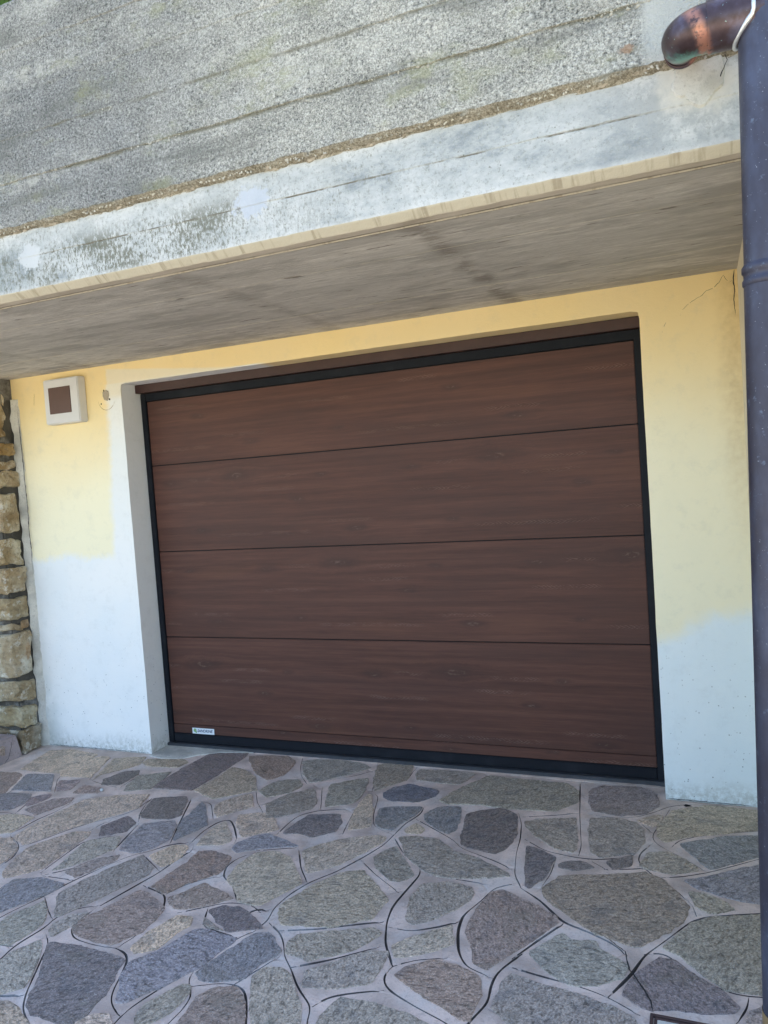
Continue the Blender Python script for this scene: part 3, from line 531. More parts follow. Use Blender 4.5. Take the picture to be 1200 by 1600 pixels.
GROOVES = [
[(0.028,-1.049),(0.03,-0.899),(0.05,-0.797),(0.045,-0.664)],
[(0.246,-1.3),(0.238,-1.226),(0.199,-1.156),(0.14,-1.108),(0.048,-1.067)],
[(0.186,-1.139),(0.232,-1.054),(0.278,-0.944),(0.345,-0.836),(0.42,-0.759),(0.455,-0.677),(0.441,-0.565),(0.44,-0.539)],
[(0.558,-0.785),(0.505,-0.715),(0.448,-0.59),(0.444,-0.549)],
[(0.856,-0.93),(0.771,-0.757),(0.671,-0.539),(0.652,-0.504)],
[(0.645,-1.044),(0.608,-0.918),(0.574,-0.804)],
[(0.393,-0.916),(0.393,-0.859),(0.411,-0.808)],
[(0.473,-1.296),(0.457,-1.151),(0.443,-1.023),(0.547,-0.933)],
[(0.504,-1.315),(0.659,-1.309)],
[(0.506,-1.305),(0.581,-1.241),(0.628,-1.155),(0.7,-1.079)],
[(0.586,-1.656),(0.592,-1.604),(0.612,-1.524),(0.645,-1.429),(0.666,-1.316),(0.734,-1.118),(0.772,-1.055),(0.816,-1.024),(0.86,-0.95),(0.934,-0.911)],
[(0.805,-1.053),(0.893,-1.106),(0.977,-1.156)],
[(0.918,-1.433),(0.937,-1.35),(0.981,-1.16),(0.985,-1.054),(0.996,-0.965)],
[(0.951,-0.927),(0.934,-0.784),(0.951,-0.691),(0.989,-0.659),(1.06,-0.732),(1.13,-0.821)],
[(0.671,-0.513),(0.788,-0.525),(0.907,-0.679)],
[(0.649,-1.444),(0.742,-1.518),(0.8,-1.554)],
[(0.828,-1.862),(0.821,-1.805),(0.803,-1.735),(0.811,-1.668),(0.822,-1.611),(0.806,-1.545),(0.846,-1.468),(0.909,-1.435)],
[(0.693,-1.747),(0.74,-1.734),(0.798,-1.731)],
[(0.981,-1.266),(1.119,-1.302),(1.169,-1.372),(1.195,-1.466),(1.19,-1.575),(1.17,-1.637)],
[(1.17,-1.637),(1.082,-1.644),(0.981,-1.634),(0.928,-1.595),(0.896,-1.52),(0.912,-1.472)],
[(1.17,-1.637),(1.224,-1.647),(1.257,-1.674),(1.287,-1.729),(1.321,-1.817),(1.347,-1.861),(1.399,-1.896),(1.425,-1.907)],
[(1.206,-2.029),(1.17,-2.012),(1.106,-1.973),(1.058,-1.916),(0.995,-1.814),(0.912,-1.679),(0.859,-1.641)],
[(0.943,-1.96),(0.984,-1.948),(1.055,-1.922)],
[(1.445,-1.984),(1.432,-1.943),(1.431,-1.876),(1.462,-1.776),(1.502,-1.678),(1.509,-1.642),(1.524,-1.567),(1.562,-1.457),(1.593,-1.41)],
[(1.516,-1.663),(1.522,-1.705),(1.555,-1.738),(1.587,-1.77),(1.597,-1.837),(1.591,-1.899),(1.592,-1.939)],
[(1.552,-1.734),(1.616,-1.699),(1.682,-1.68),(1.732,-1.697),(1.778,-1.763),(1.839,-1.865)],
[(1.681,-1.691),(1.714,-1.605),(1.734,-1.56),(1.751,-1.514)],
[(1.118,-1.294),(1.144,-1.223),(1.199,-1.158),(1.258,-1.118)],
[(1.281,-0.922),(1.238,-0.971),(1.226,-1.047),(1.263,-1.125),(1.339,-1.171),(1.416,-1.26)],
[(1.245,-1.395),(1.33,-1.328),(1.392,-1.282),(1.488,-1.271),(1.554,-1.311)],
[(1.342,-1.34),(1.377,-1.415),(1.386,-1.44),(1.443,-1.451),(1.551,-1.467)],
[(1.272,-1.681),(1.313,-1.634),(1.36,-1.558),(1.376,-1.483)],
[(-0.089,-0.415),(-0.136,-0.332),(-0.222,-0.1)],
[(-0.152,-0.604),(-0.292,-0.444),(-0.331,-0.309),(-0.331,-0.192)],
[(-0.416,-0.692),(-0.417,-0.635),(-0.541,-0.434)],
[(-0.145,-0.868),(-0.187,-0.749),(-0.226,-0.685)],
[(0.04,-0.166),(-0.001,-0.09),(0.002,-0.055)],
[(0.167,-0.462),(0.16,-0.361),(0.154,-0.271)],
[(-0.134,-0.865),(-0.077,-0.864),(-0.002,-0.876)],
[(-0.278,-0.892),(-0.218,-0.867),(-0.145,-0.868)],
[(-0.065,-0.425),(0.071,-0.46),(0.165,-0.468)],
[(0.932,0.167),(1.01,-0.012),(1.075,-0.119),(1.154,-0.203)],
[(1.161,-0.193),(1.277,-0.105),(1.36,-0.044),(1.424,0.035)],
[(1.382,0.192),(1.449,0.019),(1.525,-0.216)],
[(1.041,-0.516),(1.067,-0.461),(1.156,-0.298),(1.235,-0.218)],
[(1.253,-0.228),(1.297,-0.319),(1.365,-0.465)],
[(1.289,-0.741),(1.284,-0.634),(1.291,-0.546),(1.357,-0.479),(1.5,-0.427)],
[(1.517,-0.238),(1.518,-0.369),(1.546,-0.527),(1.577,-0.67)],
[(1.525,-0.229),(1.576,-0.256),(1.604,-0.349),(1.635,-0.46),(1.678,-0.561),(1.747,-0.604),(1.802,-0.615)],
[(1.867,-0.272),(1.903,-0.169),(1.959,-0.066),(1.999,0.023),(2.04,0.116)],
[(1.835,-0.332),(1.848,-0.369),(1.841,-0.423),(1.811,-0.508),(1.802,-0.615),(1.794,-0.717),(1.75,-0.841),(1.695,-0.969),(1.625,-1.071),(1.593,-1.167),(1.582,-1.274),(1.606,-1.352),(1.589,-1.404)],
[(1.457,-0.849),(1.493,-0.906),(1.54,-0.984),(1.616,-1.073)],
[(1.278,-0.9),(1.361,-0.864),(1.436,-0.831)],
[(1.748,-0.859),(1.855,-0.953),(1.992,-1.052)],
[(1.817,-0.652),(1.899,-0.766),(2.006,-0.854),(2.025,-0.908),(2.012,-1.039),(2.003,-1.145),(2.018,-1.238),(2.06,-1.355),(2.13,-1.463)],
[(1.677,-1.392),(1.81,-1.342),(1.908,-1.289),(2.009,-1.241)],
[(1.613,-1.357),(1.687,-1.403),(1.734,-1.459),(1.762,-1.511),(1.819,-1.564),(1.877,-1.633),(1.925,-1.675),(1.97,-1.706),(1.977,-1.751),(2.007,-1.814)],
[(1.816,-1.559),(1.923,-1.488),(1.994,-1.427),(2.05,-1.379)],
[(2.035,-1.266),(2.117,-1.273),(2.206,-1.219),(2.26,-1.171)],
[(2.13,-1.463),(2.184,-1.414),(2.285,-1.373)],
[(2.13,-1.463),(2.115,-1.5),(2.132,-1.548),(2.169,-1.578),(2.265,-1.618),(2.376,-1.658),(2.422,-1.688)],
[(1.97,-1.706),(1.991,-1.656),(2.058,-1.616),(2.147,-1.577)],
[(2.382,-0.887),(2.326,-0.925),(2.303,-1.021),(2.263,-1.13),(2.272,-1.22),(2.307,-1.332),(2.35,-1.399),(2.447,-1.43)],
[(2.508,-1.286),(2.484,-1.333),(2.453,-1.402),(2.449,-1.465),(2.462,-1.54),(2.428,-1.643),(2.42,-1.68)],
[(2.041,-0.904),(2.137,-0.904),(2.29,-0.911)],
[(1.843,-0.456),(1.973,-0.542),(2.071,-0.609),(2.116,-0.665),(2.209,-0.706),(2.288,-0.739),(2.357,-0.78)],
[(1.504,-1.339),(1.518,-1.289),(1.574,-1.291)],
[(2.483,-1.572),(2.545,-1.598),(2.586,-1.621)],
[(0.921,-0.323),(1.012,-0.461),(1.091,-0.541),(1.177,-0.66)],
[(1.645,-0.054),(1.638,0.06),(1.636,0.165)],
[(2.273,-0.287),(2.309,-0.388),(2.334,-0.524),(2.345,-0.653),(2.375,-0.817),(2.422,-0.907)],
[(2.422,-0.907),(2.501,-0.967),(2.603,-1.083),(2.684,-1.111),(2.771,-1.154),(2.822,-1.208)],
[(2.3,-0.325),(2.459,-0.266),(2.537,-0.225)],
[(2.49,0.103),(2.538,-0.247),(2.586,-0.538),(2.585,-0.61)],
[(2.353,-0.529),(2.457,-0.607),(2.578,-0.63),(2.66,-0.626),(2.768,-0.581),(2.796,-0.539)],
[(2.619,-0.628),(2.708,-0.698)],
[(2.575,-0.234),(2.694,-0.243),(2.772,-0.218),(2.839,-0.155),(2.906,-0.072),(2.976,-0.038),(3.099,-0.016),(3.234,-0.04)],
[(2.783,-0.253),(2.849,-0.349)],
[(2.911,-0.082),(2.878,-0.251),(2.85,-0.358),(2.853,-0.415),(2.888,-0.462),(2.953,-0.517),(3.053,-0.616)],
[(2.928,-0.452),(2.95,-0.391),(3.046,-0.32),(3.207,-0.252),(3.328,-0.203)],
[(2.847,-0.454),(2.812,-0.535),(2.809,-0.605),(2.853,-0.676),(2.938,-0.762),(2.99,-0.835)],
[(2.899,-0.704),(2.972,-0.677),(3.06,-0.622),(3.164,-0.539),(3.233,-0.48),(3.31,-0.426)],
[(3.008,-0.865),(3.022,-0.928)],
[(2.787,-1.42),(2.842,-1.299),(2.872,-1.194),(2.931,-1.097),(3.005,-0.965),(3.045,-0.928),(3.144,-0.888),(3.276,-0.841)],
[(2.871,-1.188),(2.927,-1.161),(3.015,-1.249),(3.09,-1.297),(3.146,-1.309),(3.24,-1.289)],
[(2.482,-1.322),(2.54,-1.207),(2.604,-1.089)],
[(2.491,-1.364),(2.594,-1.382),(2.711,-1.399),(2.787,-1.42),(2.879,-1.471)],
[(3.162,-1.314),(3.157,-1.361),(3.125,-1.432)],
[(2.505,-0.666),(2.505,-0.783),(2.487,-0.897)],
[(2.692,-0.694),(2.791,-0.668),(2.851,-0.644)],
]
CRACK = [(2.704, -1.105), (2.771, -1.154), (2.815, -1.199), (2.834, -1.281), (2.87, -1.342), (2.903, -1.409), (2.913, -1.457)]
FRAME_GROUND = [[-1.519, 0.169], [3.354, 0.169], [3.225, -1.44], [1.101, -2.084]]


TONE = {'tn': (0.604, 0.472, 0.35), 'gn': (0.444, 0.379, 0.304), 'dk': (0.264, 0.215, 0.194), 'bl': (0.344, 0.311, 0.302), 'db': (0.225, 0.222, 0.239), 'br': (0.42, 0.31, 0.247), 'bp': (0.37, 0.302, 0.274), 'pu': (0.431, 0.322, 0.283), 'gy': (0.445, 0.363, 0.302), 'ye': (0.72, 0.554, 0.383), 'bw': (0.408, 0.312, 0.237)}
TONEK = list(TONE)

# ------------------------------------------------------------------ ground, unseen bounce yard, paving
bm = bmesh.new(); bmesh.ops.create_grid(bm, x_segments=2, y_segments=2, size=200)
for v in bm.verts: v.co.z = -.06
tag(from_bm('ground', bm, EARTH), kind='structure')
bm = bmesh.new(); bmesh.ops.create_grid(bm, x_segments=2, y_segments=2, size=1)
for v in bm.verts: v.co = Vector((v.co.x*60, -8.1+v.co.y*3.2, -.02))
tag(from_bm('unseen_bounce_yard', bm, BOUNCE_GROUND), kind='structure')  # unseen yard, pale gravel added to bounce warm sunlight under the slab

PX0, PX1, PY0, PY1 = -.95, 5.0, -4.85, .30
def resample(pts, stp, closed=False):
    out = []; n = len(pts)
    for i in range(n if closed else n-1):
        a = Vector(pts[i]); b = Vector(pts[(i+1) % n]); L = (b-a).length; k = max(1, int(L/stp))
        out += [a.lerp(b, j/k) for j in range(k)]
    if not closed: out.append(Vector(pts[-1]))
    return out
def smooth(pts, it=2):
    for _ in range(it):
        q = [pts[0]]
        for i in range(1, len(pts)-1): q.append(pts[i]*.5+(pts[i-1]+pts[i+1])*.25)
        q.append(pts[-1]); pts = q
    return pts
groove_lines = []
for gi, g in enumerate(GROOVES):
    p = smooth(resample(g, .014), 5)
    my = sum(v.y for v in p)/len(p)
    w = (.0040 if my < -1.0 else .0028 if my < -.5 else .0020)*random.uniform(.75, 1.15)
    groove_lines.append((p, w))

# cells of paving outside the photographed piece
def clip(poly, a, n):
    out = []
    for i in range(len(poly)):
        p, q = poly[i], poly[(i+1) % len(poly)]
        dp, dq = (p-a).dot(n), (q-a).dot(n)
        if dp <= 0: out.append(p)
        if (dp < 0) != (dq < 0) and abs(dp-dq) > 1e-9: out.append(p.lerp(q, dp/(dp-dq)))
    return out
def inside(pt, poly):
    c = False
    for i in range(len(poly)):
        a, b = poly[i], poly[i-1]
        if (a[1] > pt[1]) != (b[1] > pt[1]) and pt[0] < (b[0]-a[0])*(pt[1]-a[1])/(b[1]-a[1])+a[0]: c = not c
    return c
rs = random.Random(11); seeds = []
yy = PY1-.1
while yy > PY0:
    xx = PX0+rs.uniform(0, .3)
    while xx < PX1: seeds.append(Vector((xx+rs.uniform(-.13, .13), yy+rs.uniform(-.1, .1)))); xx += .44
    yy -= .36
extra = []
for i, sdp in enumerate(seeds):
    poly = [Vector((PX0, PY0)), Vector((PX1, PY0)), Vector((PX1, PY1)), Vector((PX0, PY1))]
    for j, t in enumerate(seeds):
        if j != i and (t-sdp).length < 1.3: poly = clip(poly, (sdp+t)/2, (t-sdp).normalized())
        if len(poly) < 3: break
    if len(poly) < 3: continue
    if any(inside(v, FRAME_GROUND) for v in poly+[sdp]): continue
    if any(v.y > -1.38 for v in poly): 
        if sdp.x > 3.0 or sdp.x < -.7: continue
    c = sum(poly, Vector((0, 0)))/len(poly)
    groove_lines.append((smooth(resample(poly+[poly[0]], .05), 2), .004))
    extra.append([c+(v-c)*(1-.028/max(.05, (v-c).length)) for v in poly])

def build_paving_bed():
    pts, edges = [], []
    def ring(lst, closed=True):
        s = len(pts); pts.extend(lst); n = len(lst)
        edges.extend((s+i, s+(i+1) % n) for i in range(n if closed else n-1))
    ring([Vector((PX0, PY0)), Vector((PX1, PY0)), Vector((PX1, PY1)), Vector((PX0, PY1))])
    widths = []
    for gk, (p, w) in enumerate(groove_lines):
        widths.append([w*max(.5, min(1.35, .85+1.1*nz(v.x*5, v.y*5, gk*1.7)+.3*nz(v.x*30, v.y*30, 3)))*(1 if 1 < i < len(p)-2 else .5) for i, v in enumerate(p)])
        L, R = [], []; keep = []
        for i, v in enumerate(p):
            if not (PX0+.02 < v.x < PX1-.02 and PY0+.02 < v.y < PY1-.02): continue
            t = (p[min(i+1, len(p)-1)]-p[max(i-1, 0)])
            if t.length < 1e-6: continue
            t.normalize(); nrm = Vector((-t.y, t.x)); ww = widths[-1][i]
            L.append(v+nrm*ww); R.append(v-nrm*ww); keep.append(v.copy())
        if len(keep) > 2: ring(L, False); ring(R, False); ring(keep, False)
    for i in range(60):
        for j in range(52): pts.append(Vector((PX0+.05+i*.098, PY0+.05+j*.0975)))
    vs, es, fs, _, _, _ = delaunay_2d_cdt(pts, edges, [], 0, 5e-4, True)
    # height of every vertex from its distance to the nearest groove centre line
    cell = {}
    for (p, _), ws in zip(groove_lines, widths):
        for a, b, w in zip(p, p[1:], ws):
            m = (a+b)/2
            for dx in (-1, 0, 1):
                for dy in (-1, 0, 1):
                    cell.setdefault((int(m.x//.06)+dx, int(m.y//.06)+dy), []).append((a, b, w))
    def near(v):
        best = 9
        for a, b, w in cell.get((int(v.x//.06), int(v.y//.06)), []):
            ab = b-a; t = max(0, min(1, (v-a).dot(ab)/max(ab.length_squared, 1e-12)))
            best = min(best, (a+ab*t-v).length/w)
        return best
    co = []
    for v in vs:
        best = near(v)
        und = .0012*nz(v.x*5, v.y*5, 0)
        co.append((v.x, v.y, und-(.008*max(0, 1-best/.8) if best < .8 else 0)))
    me = bpy.data.meshes.new('pavement'); me.from_pydata(co, [], [list(f) for f in fs]); me.validate(); me.update()
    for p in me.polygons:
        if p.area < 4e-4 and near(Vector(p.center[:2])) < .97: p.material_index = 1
    if me.polygons and sum(p.normal.z for p in me.polygons) < 0: me.flip_normals()
    return me
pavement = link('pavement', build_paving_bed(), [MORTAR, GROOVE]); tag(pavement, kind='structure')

def flagstone(poly, tone, top=.0030, k=0):
    p = [Vector(v) for v in poly]
    for v in p:                                     # nothing runs into the walls or the steps
        if v.x < .0 or v.x > 2.88: v.y = min(v.y, -.012)
        if v.x < -.80 and v.y > -.2: v.x = -.80
        if v.y <= -.2: v.x = max(v.x, -.80)
    # corner rounding then ragged edge
    q = []
    n = len(p)
    for i in range(n):
        a, b, c = p[i-1], p[i], p[(i+1) % n]
        r = min(.012, (a-b).length*.3, (c-b).length*.3)
        if (a-b).length < 1e-5 or (c-b).length < 1e-5: continue
        q += [b+(a-b).normalized()*r, b*.6+(b+(a-b).normalized()*r)*.2+(b+(c-b).normalized()*r)*.2, b+(c-b).normalized()*r]
    q = resample(q, .013 if k == 0 else .06, True)
    cen = sum(q, Vector((0, 0)))/len(q)
    rag = []
    for v in q:
        d = (v-cen).normalized()
        a = .0065*nz(v.x*22, v.y*22, 7)+.0055*nz(v.x*70, v.y*70, 9) + .004*max(0, nz(v.x*9, v.y*9, 2))+.0085
        rag.append(v+d*a)
    tx, ty = random.uniform(-.006, .006), random.uniform(-.006, .006)
    verts, faces = [], []
    m = len(rag)
    for v in rag: verts.append((v.x-cen.x, v.y-cen.y, -.006))
    for v in rag:
        w = v+(cen-v).normalized()*.0022
        verts.append((w.x-cen.x, w.y-cen.y, top+(v-cen).x*tx+(v-cen).y*ty+.0012*nz(v.x*20, v.y*20, 1)))
    for i in range(m): faces.append((i, (i+1) % m, m+(i+1) % m, m+i))
    faces.append(tuple(range(m, 2*m)))
    me = bpy.data.meshes.new('flagstone'); me.from_pydata(verts, [], faces); me.update()
    o = link('flagstone', me, STONE, pavement)
    o.location = (cen.x, cen.y, 0)
    if me.polygons[-1].normal.z < 0: me.flip_normals()
    c = TONE[tone]; f = random.uniform(.9, 1.1)
    o.color = (c[0]*f*random.uniform(.96, 1.04), c[1]*f, c[2]*f*random.uniform(.96, 1.04), 1)
    return o
for tone, poly in FLAGSTONES: flagstone(poly, tone)
for poly in extra: flagstone(poly, random.choice(['tn', 'gn', 'gn', 'gy', 'bl', 'br', 'dk']), k=1)

def ribbon(name, pts, widths, nrm, mat, parent, lift=.0006):
    """thin dark line of a crack, lying on the face it splits"""
    nrm = Vector(nrm); bm = bmesh.new(); prev = None
    P = [Vector(p) for p in pts]; Q = []
    for a, b in zip(P, P[1:]):
        k = max(1, int((b-a).length/.008))
        for j in range(k):
            v = a.lerp(b, j/k); jit = .0022
            Q.append(v+Vector((nz(v.x*90, v.z*90, v.y*90), nz(v.y*90, v.x*90, 4), nz(v.z*90, 8, v.x*90)))*jit)
    Q.append(P[-1])
    for i, v in enumerate(Q):
        t = (Q[min(i+1, len(Q)-1)]-Q[max(i-1, 0)]).normalized(); sd_ = t.cross(nrm).normalized()
        f = i/(len(Q)-1); w = widths[0]+(widths[1]-widths[0])*f
        w *= .55+.9*abs(nz(i*.37, v.x*8, 5)) ; w = w*min(1, 6*f+.15, 6*(1-f)+.15)
        base = v-nrm*v.dot(nrm)+nrm*(v.dot(nrm)+lift)
        cur = (bm.verts.new(base+sd_*w), bm.verts.new(base-sd_*w))
        if prev: bm.faces.new((prev[0], prev[1], cur[1], cur[0]))
        prev = cur
    return from_bm(name, bm, mat, parent)
ribbon('crack', [(x, y, .0062) for x, y in CRACK], (.0012, .0045), (0, 0, 1), CRACKM, pavement, 0)
ribbon('crack', [(.03, .01, .004), (.13, -.03, .004), (.17, .04, .004), (.22, .10, .004)], (.001, .002), (0, 0, 1), CRACKM, pavement, 0)

def splat(name, outline, z0, h, mat, parent, seed=0):
    """a low, ragged-edged lump of material lying on a flat surface"""
    q = resample([Vector(v) for v in outline], .012, True); cen = sum(q, Vector((0, 0)))/len(q)
    bm = bmesh.new(); rings = []
    for k, (sc, hh) in enumerate(((1, 0), (.985, .8), (.8, 1), (.45, 1.05))):
        rings.append([bm.verts.new((cen.x+(v.x-cen.x)*sc+.006*nz(v.x*25, v.y*25, seed)*sc+.003*nz(v.x*70, v.y*70, seed), cen.y+(v.y-cen.y)*sc+.006*nz(v.y*25, v.x*25, seed+3)*sc, z0+h*hh+.0006*nz(v.x*40, v.y*40, k))) for v in q])
    for A_, B_ in zip(rings, rings[1:]):
        for i in range(len(q)): bm.faces.new((A_[i], A_[(i+1) % len(q)], B_[(i+1) % len(q)], B_[i]))
    bm.faces.new(rings[-1])
    return from_bm(name, bm, mat, parent)
splat('cement_patch', [(.0, .165), (.0, -.03), (.10, -.055), (.23, -.05), (.30, .03), (.42, .10), (.62, .135), (.62, .168)], -.002, .007, CEMENT, pavement)
splat('cement_patch', [(.60, .166), (.60, .138), (1.2, .125), (1.9, .135), (2.5, .12), (2.86, .12), (2.88, .166)], -.002, .005, MORTAR, pavement, 5)

# ------------------------------------------------------------------ garage wall
def build_wall():
    out = [(-.86, -.05), (0, -.05), (0, 2.2), (2.886, 2.2), (2.886, -.05), (3.30, -.05), (3.30, 2.335), (-.86, 2.335)]
    pts = []
    n = len(out)
    for i in range(n):
        a = Vector(out[i]); b = Vector(out[(i+1) % n]); k = max(1, int((b-a).length/.035))
        for j in range(k):
            v = a.lerp(b, j/k)
            if i in (1, 2, 3) and 0 < j: 
                d = .0022*nz(v.x*3, v.y*3, 0)+.0010*nz(v.x*14, v.y*14, 2)
                if i == 2: v.y += d
                else: v.x += d
            pts.append(v)
    bm = bmesh.new(); m = len(pts)
    f = [bm.verts.new((p.x, 0, p.y)) for p in pts]; b = [bm.verts.new((p.x, .45, p.y)) for p in pts]
    bm.faces.new(f); bm.faces.new(b[::-1])
    for i in range(m): bm.faces.new((f[i], b[i], b[(i+1) % m], f[(i+1) % m]))
    ed = [e for e in bm.edges if e.verts[0].co.y < .01 and e.verts[1].co.y < .01]
    bmesh.ops.bevel(bm, geom=ed, offset=.006, segments=2, affect='EDGES')
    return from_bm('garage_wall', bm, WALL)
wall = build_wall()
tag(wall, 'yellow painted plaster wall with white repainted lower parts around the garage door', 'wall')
ribbon('crack', [(3.2681, 0, 2.2737), (3.2521, 0, 2.264), (3.2321, 0, 2.2983), (3.215, 0, 2.272), (3.1924, 0, 2.2509), (3.16, 0, 2.243), (3.145, 0, 2.226), (3.1277, 0, 2.2202), (3.085, 0, 2.195), (3.0613, 0, 2.1755), (3.055, 0, 2.15)], (.0011, .0006), (0, -1, 0), CRACKM, wall)
ribbon('crack', [(2.995, 0, 2.135), (2.984, 0, 2.11), (2.978, 0, 2.09)], (.0009, .0006), (0, -1, 0), CRACKM, wall)
ribbon('crack', [(3.276, 0, 2.315), (3.270, 0, 2.28), (3.2735, 0, 2.23), (3.268, 0, 2.19), (3.272, 0, 2.12)], (.0035, .001), (0, -1, 0), CRACKM, wall)
ribbon('crack', [(-.6655, 0, 2.215), (-.672, 0, 2.17), (-.678, 0, 2.135)], (.0012, .001), (0, -1, 0), CRACKM, wall)
# broken plaster where a lamp once hung
def disc_patch(name, cx, cz, r, depth, mat, parent, seed):
    bm = bmesh.new(); n = 26; rg = []
    for k, (sc, h) in enumerate(((1, 0), (.8, .004), (.45, .0025))):
        rg.append([bm.verts.new((cx+r*sc*(1+.30*nz(math.cos(a*2*math.pi/n)*1.6, math.sin(a*2*math.pi/n)*1.6, seed))*math.cos(a*2*math.pi/n),
                                 .001-h*depth, cz+r*1.15*sc*(1+.30*nz(math.cos(a*2*math.pi/n)*1.6, math.sin(a*2*math.pi/n)*1.6, seed))*math.sin(a*2*math.pi/n))) for a in range(n)])
    for A_, B_ in zip(rg, rg[1:]):
        for i in range(n): bm.faces.new((A_[i], A_[(i+1) % n], B_[(i+1) % n], B_[i]))
    bm.faces.new(rg[-1]); return from_bm(name, bm, mat, parent)
disc_patch('plaster_scar', -.112, 2.145, .027, 1, mat_mortar('broken_plaster', (.40, .34, .26)), wall, 3)
arc = [(-.112+.062*math.cos(t), 0, 2.125+.068*math.sin(t)) for t in [math.radians(a) for a in range(190, 345, 8)]]
ribbon('scar_ring', arc, (.0016, .0016), (0, -1, 0), mat_plain('scar_ring_dirt', (.36, .27, .13), .9), wall)
for (cx, cz, r) in ((-.152, 2.096, .004), (-.088, 2.118, .006), (-.125, 2.172, .005), (-.095, 2.165, .004)):
    disc_patch('plaster_chip', cx, cz, r, .6, CRACKM, wall, cx*50)
ribbon('base_gap', [(-.80+i*.04, -.004, .0065) for i in range(21)], (.005, .004), (0, 0, 1), CRACKM, wall, 0)
ribbon('base_gap', [(2.89+i*.04, -.004, .0065) for i in range(10)], (.005, .004), (0, 0, 1), CRACKM, wall, 0)
# cement fillet closing the corner between plaster and stone pillar
bm = bmesh.new(); rows = []
for i in range(150):
    z = .0+i*.0147
    r1 = .012*nz(z*7, 1, 0)+.006*nz(z*30, 2, 0)
    xl = -.835-.012*nz(z*9, 5, 0)
    tp = [(xl-.012, -.026+.010*nz(z*20, 9, 0)), (xl+.004, -.018+.008*nz(z*25, 3, 1)), (-.820+r1*.5, -.010+.005*nz(z*30, 3, 5)), (-.810+r1, -.004), (-.802+r1*1.4, .001)]
    rows.append([bm.verts.new((a, b, z)) for a, b in tp])
for A_, B_ in zip(rows, rows[1:]):
    for k in range(4): bm.faces.new((A_[k], A_[k+1], B_[k+1], B_[k]))
from_bm('cement_fillet', bm, CEMENT, wall, True)
ribbon('crack', [(-.806, -.008, 2.12), (-.801, -.008, 2.05), (-.800, -.008, 1.96), (-.797, -.008, 1.87), (-.795, -.008, 1.78), (-.797, -.008, 1.70), (-.792, -.008, 1.60), (-.790, -.008, 1.50), (-.797, -.008, 1.38), (-.793, -.008, 1.25), (-.80, -.008, 1.12)], (.0034, .0030), (0, -1, 0), CRACKM, wall, .006)

# side wall on the right, closing the recess, with the house wall it belongs to
side = from_bm('side_wall', box_bm(3.286, 5.6, -1.378, .42, -.05, 2.34, .006), CREAM)
tag(side, 'cream plastered side wall behind the copper downpipe', 'wall')

# ------------------------------------------------------------------ sectional door
door = empty('garage_door', (1.443, .1704, 0))
tag(door, 'dark brown wood grain sectional garage door set in the plaster wall', 'garage door')
DY = .1704; W = 2.886
from_bm('header_trim', box_bm(-.012, W+.0, DY-.045, DY+.02, 2.149, 2.199, .002), HEADER, door)
from_bm('top_rail', box_bm(.0405, W-.0405, DY-.006, DY+.04, 2.102, 2.147, .002), FRAME, door)
for x0, x1 in ((.002, .039), (W-.041, W-.004)):
    from_bm('side_rail', box_bm(x0, x1, DY-.008, DY+.04, .0, 2.147, .003), FRAME, door)
joints = [.0775, .669, 1.190, 1.712, 2.100]
for k in range(4):
    z0, z1 = joints[k]+(.0028 if k else 0), joints[k+1]-.0028
    o = from_bm('door_panel', box_bm(.0405, W-.0425, DY+.002, DY+.040, z0+(.055 if k == 0 else 0), z1, .0028, 2), WOOD, door)
    o.color = (.31+k*.62, joints[k], 0, 1)
    if k == 0:
        o = from_bm('bottom_board', box_bm(.0405, W-.0425, DY+.0012, DY+.038, z0, z0+.053, .0016, 2), WOOD, door); o.color = (1.1, -.15, 0, 1)
from_bm('seam_backing', box_bm(.045, W-.045, DY+.014, DY+.05, .05, 2.12), FRAME, door)
from_bm('bottom_seal', box_bm(.0405, W-.0425, DY-.004, DY+.038, .024, .0755, .004), FRAME, door)
from_bm('threshold', box_bm(.002, W-.004, DY-.030, DY+.05, -.01, .020, .004), THRESH, door)

# sticker with lettering at the lower left of the door
def text_mesh(body, size, mat, name, parent, loc, shear=0.0, sx=1.0):
    cu = bpy.data.curves.new(name, 'FONT'); cu.body = body; cu.size = size; cu.shear = shear
    cu.align_x = 'LEFT'; cu.align_y = 'CENTER'; cu.extrude = .0001; cu.offset = .0004
    tmp = bpy.data.objects.new('tmp', cu); COL.objects.link(tmp)
    dg = bpy.context.evaluated_depsgraph_get(); me = bpy.data.meshes.new_from_object(tmp.evaluated_get(dg))
    bpy.data.objects.remove(tmp)
    M_ = Matrix.Translation(loc) @ Matrix.Rotation(math.radians(90), 4, 'X') @ Matrix.Diagonal((sx, 1, 1, 1))
    me.transform(M_); me.materials.clear(); o = link(name, me, mat)
    o.parent = parent; o.matrix_parent_inverse = Matrix.Translation(-parent.location); return o
st = from_bm('maker_plate', box_bm(.177, .334, DY-.0015, DY+.0015, .079, .114, .0006, 1), STICK, door)
lt = text_mesh('SANDRINE', .0245, INK, 'plate_lettering', door, (.213, DY-.0022, .0975), .25, .92)
lt.parent = st; lt.matrix_parent_inverse = Matrix.Identity(4)
st.location = st.location
bm = bmesh.new()
bmesh.ops.create_circle(bm, cap_ends=True, radius=.011, segments=20, matrix=Matrix.Translation((.197, DY-.0021, .100)) @ Matrix.Rotation(math.radians(90), 4, 'X'))
bmesh.ops.create_circle(bm, cap_ends=True, radius=.006, segments=14, matrix=Matrix.Translation((.205, DY-.0021, .089)) @ Matrix.Rotation(math.radians(90), 4, 'X'))
g = from_bm('plate_emblem', bm, GREENINK); g.parent = st
lt.matrix_parent_inverse = Matrix.Identity(4)
for o in (lt, g): o.matrix_parent_inverse = Matrix.Identity(4)

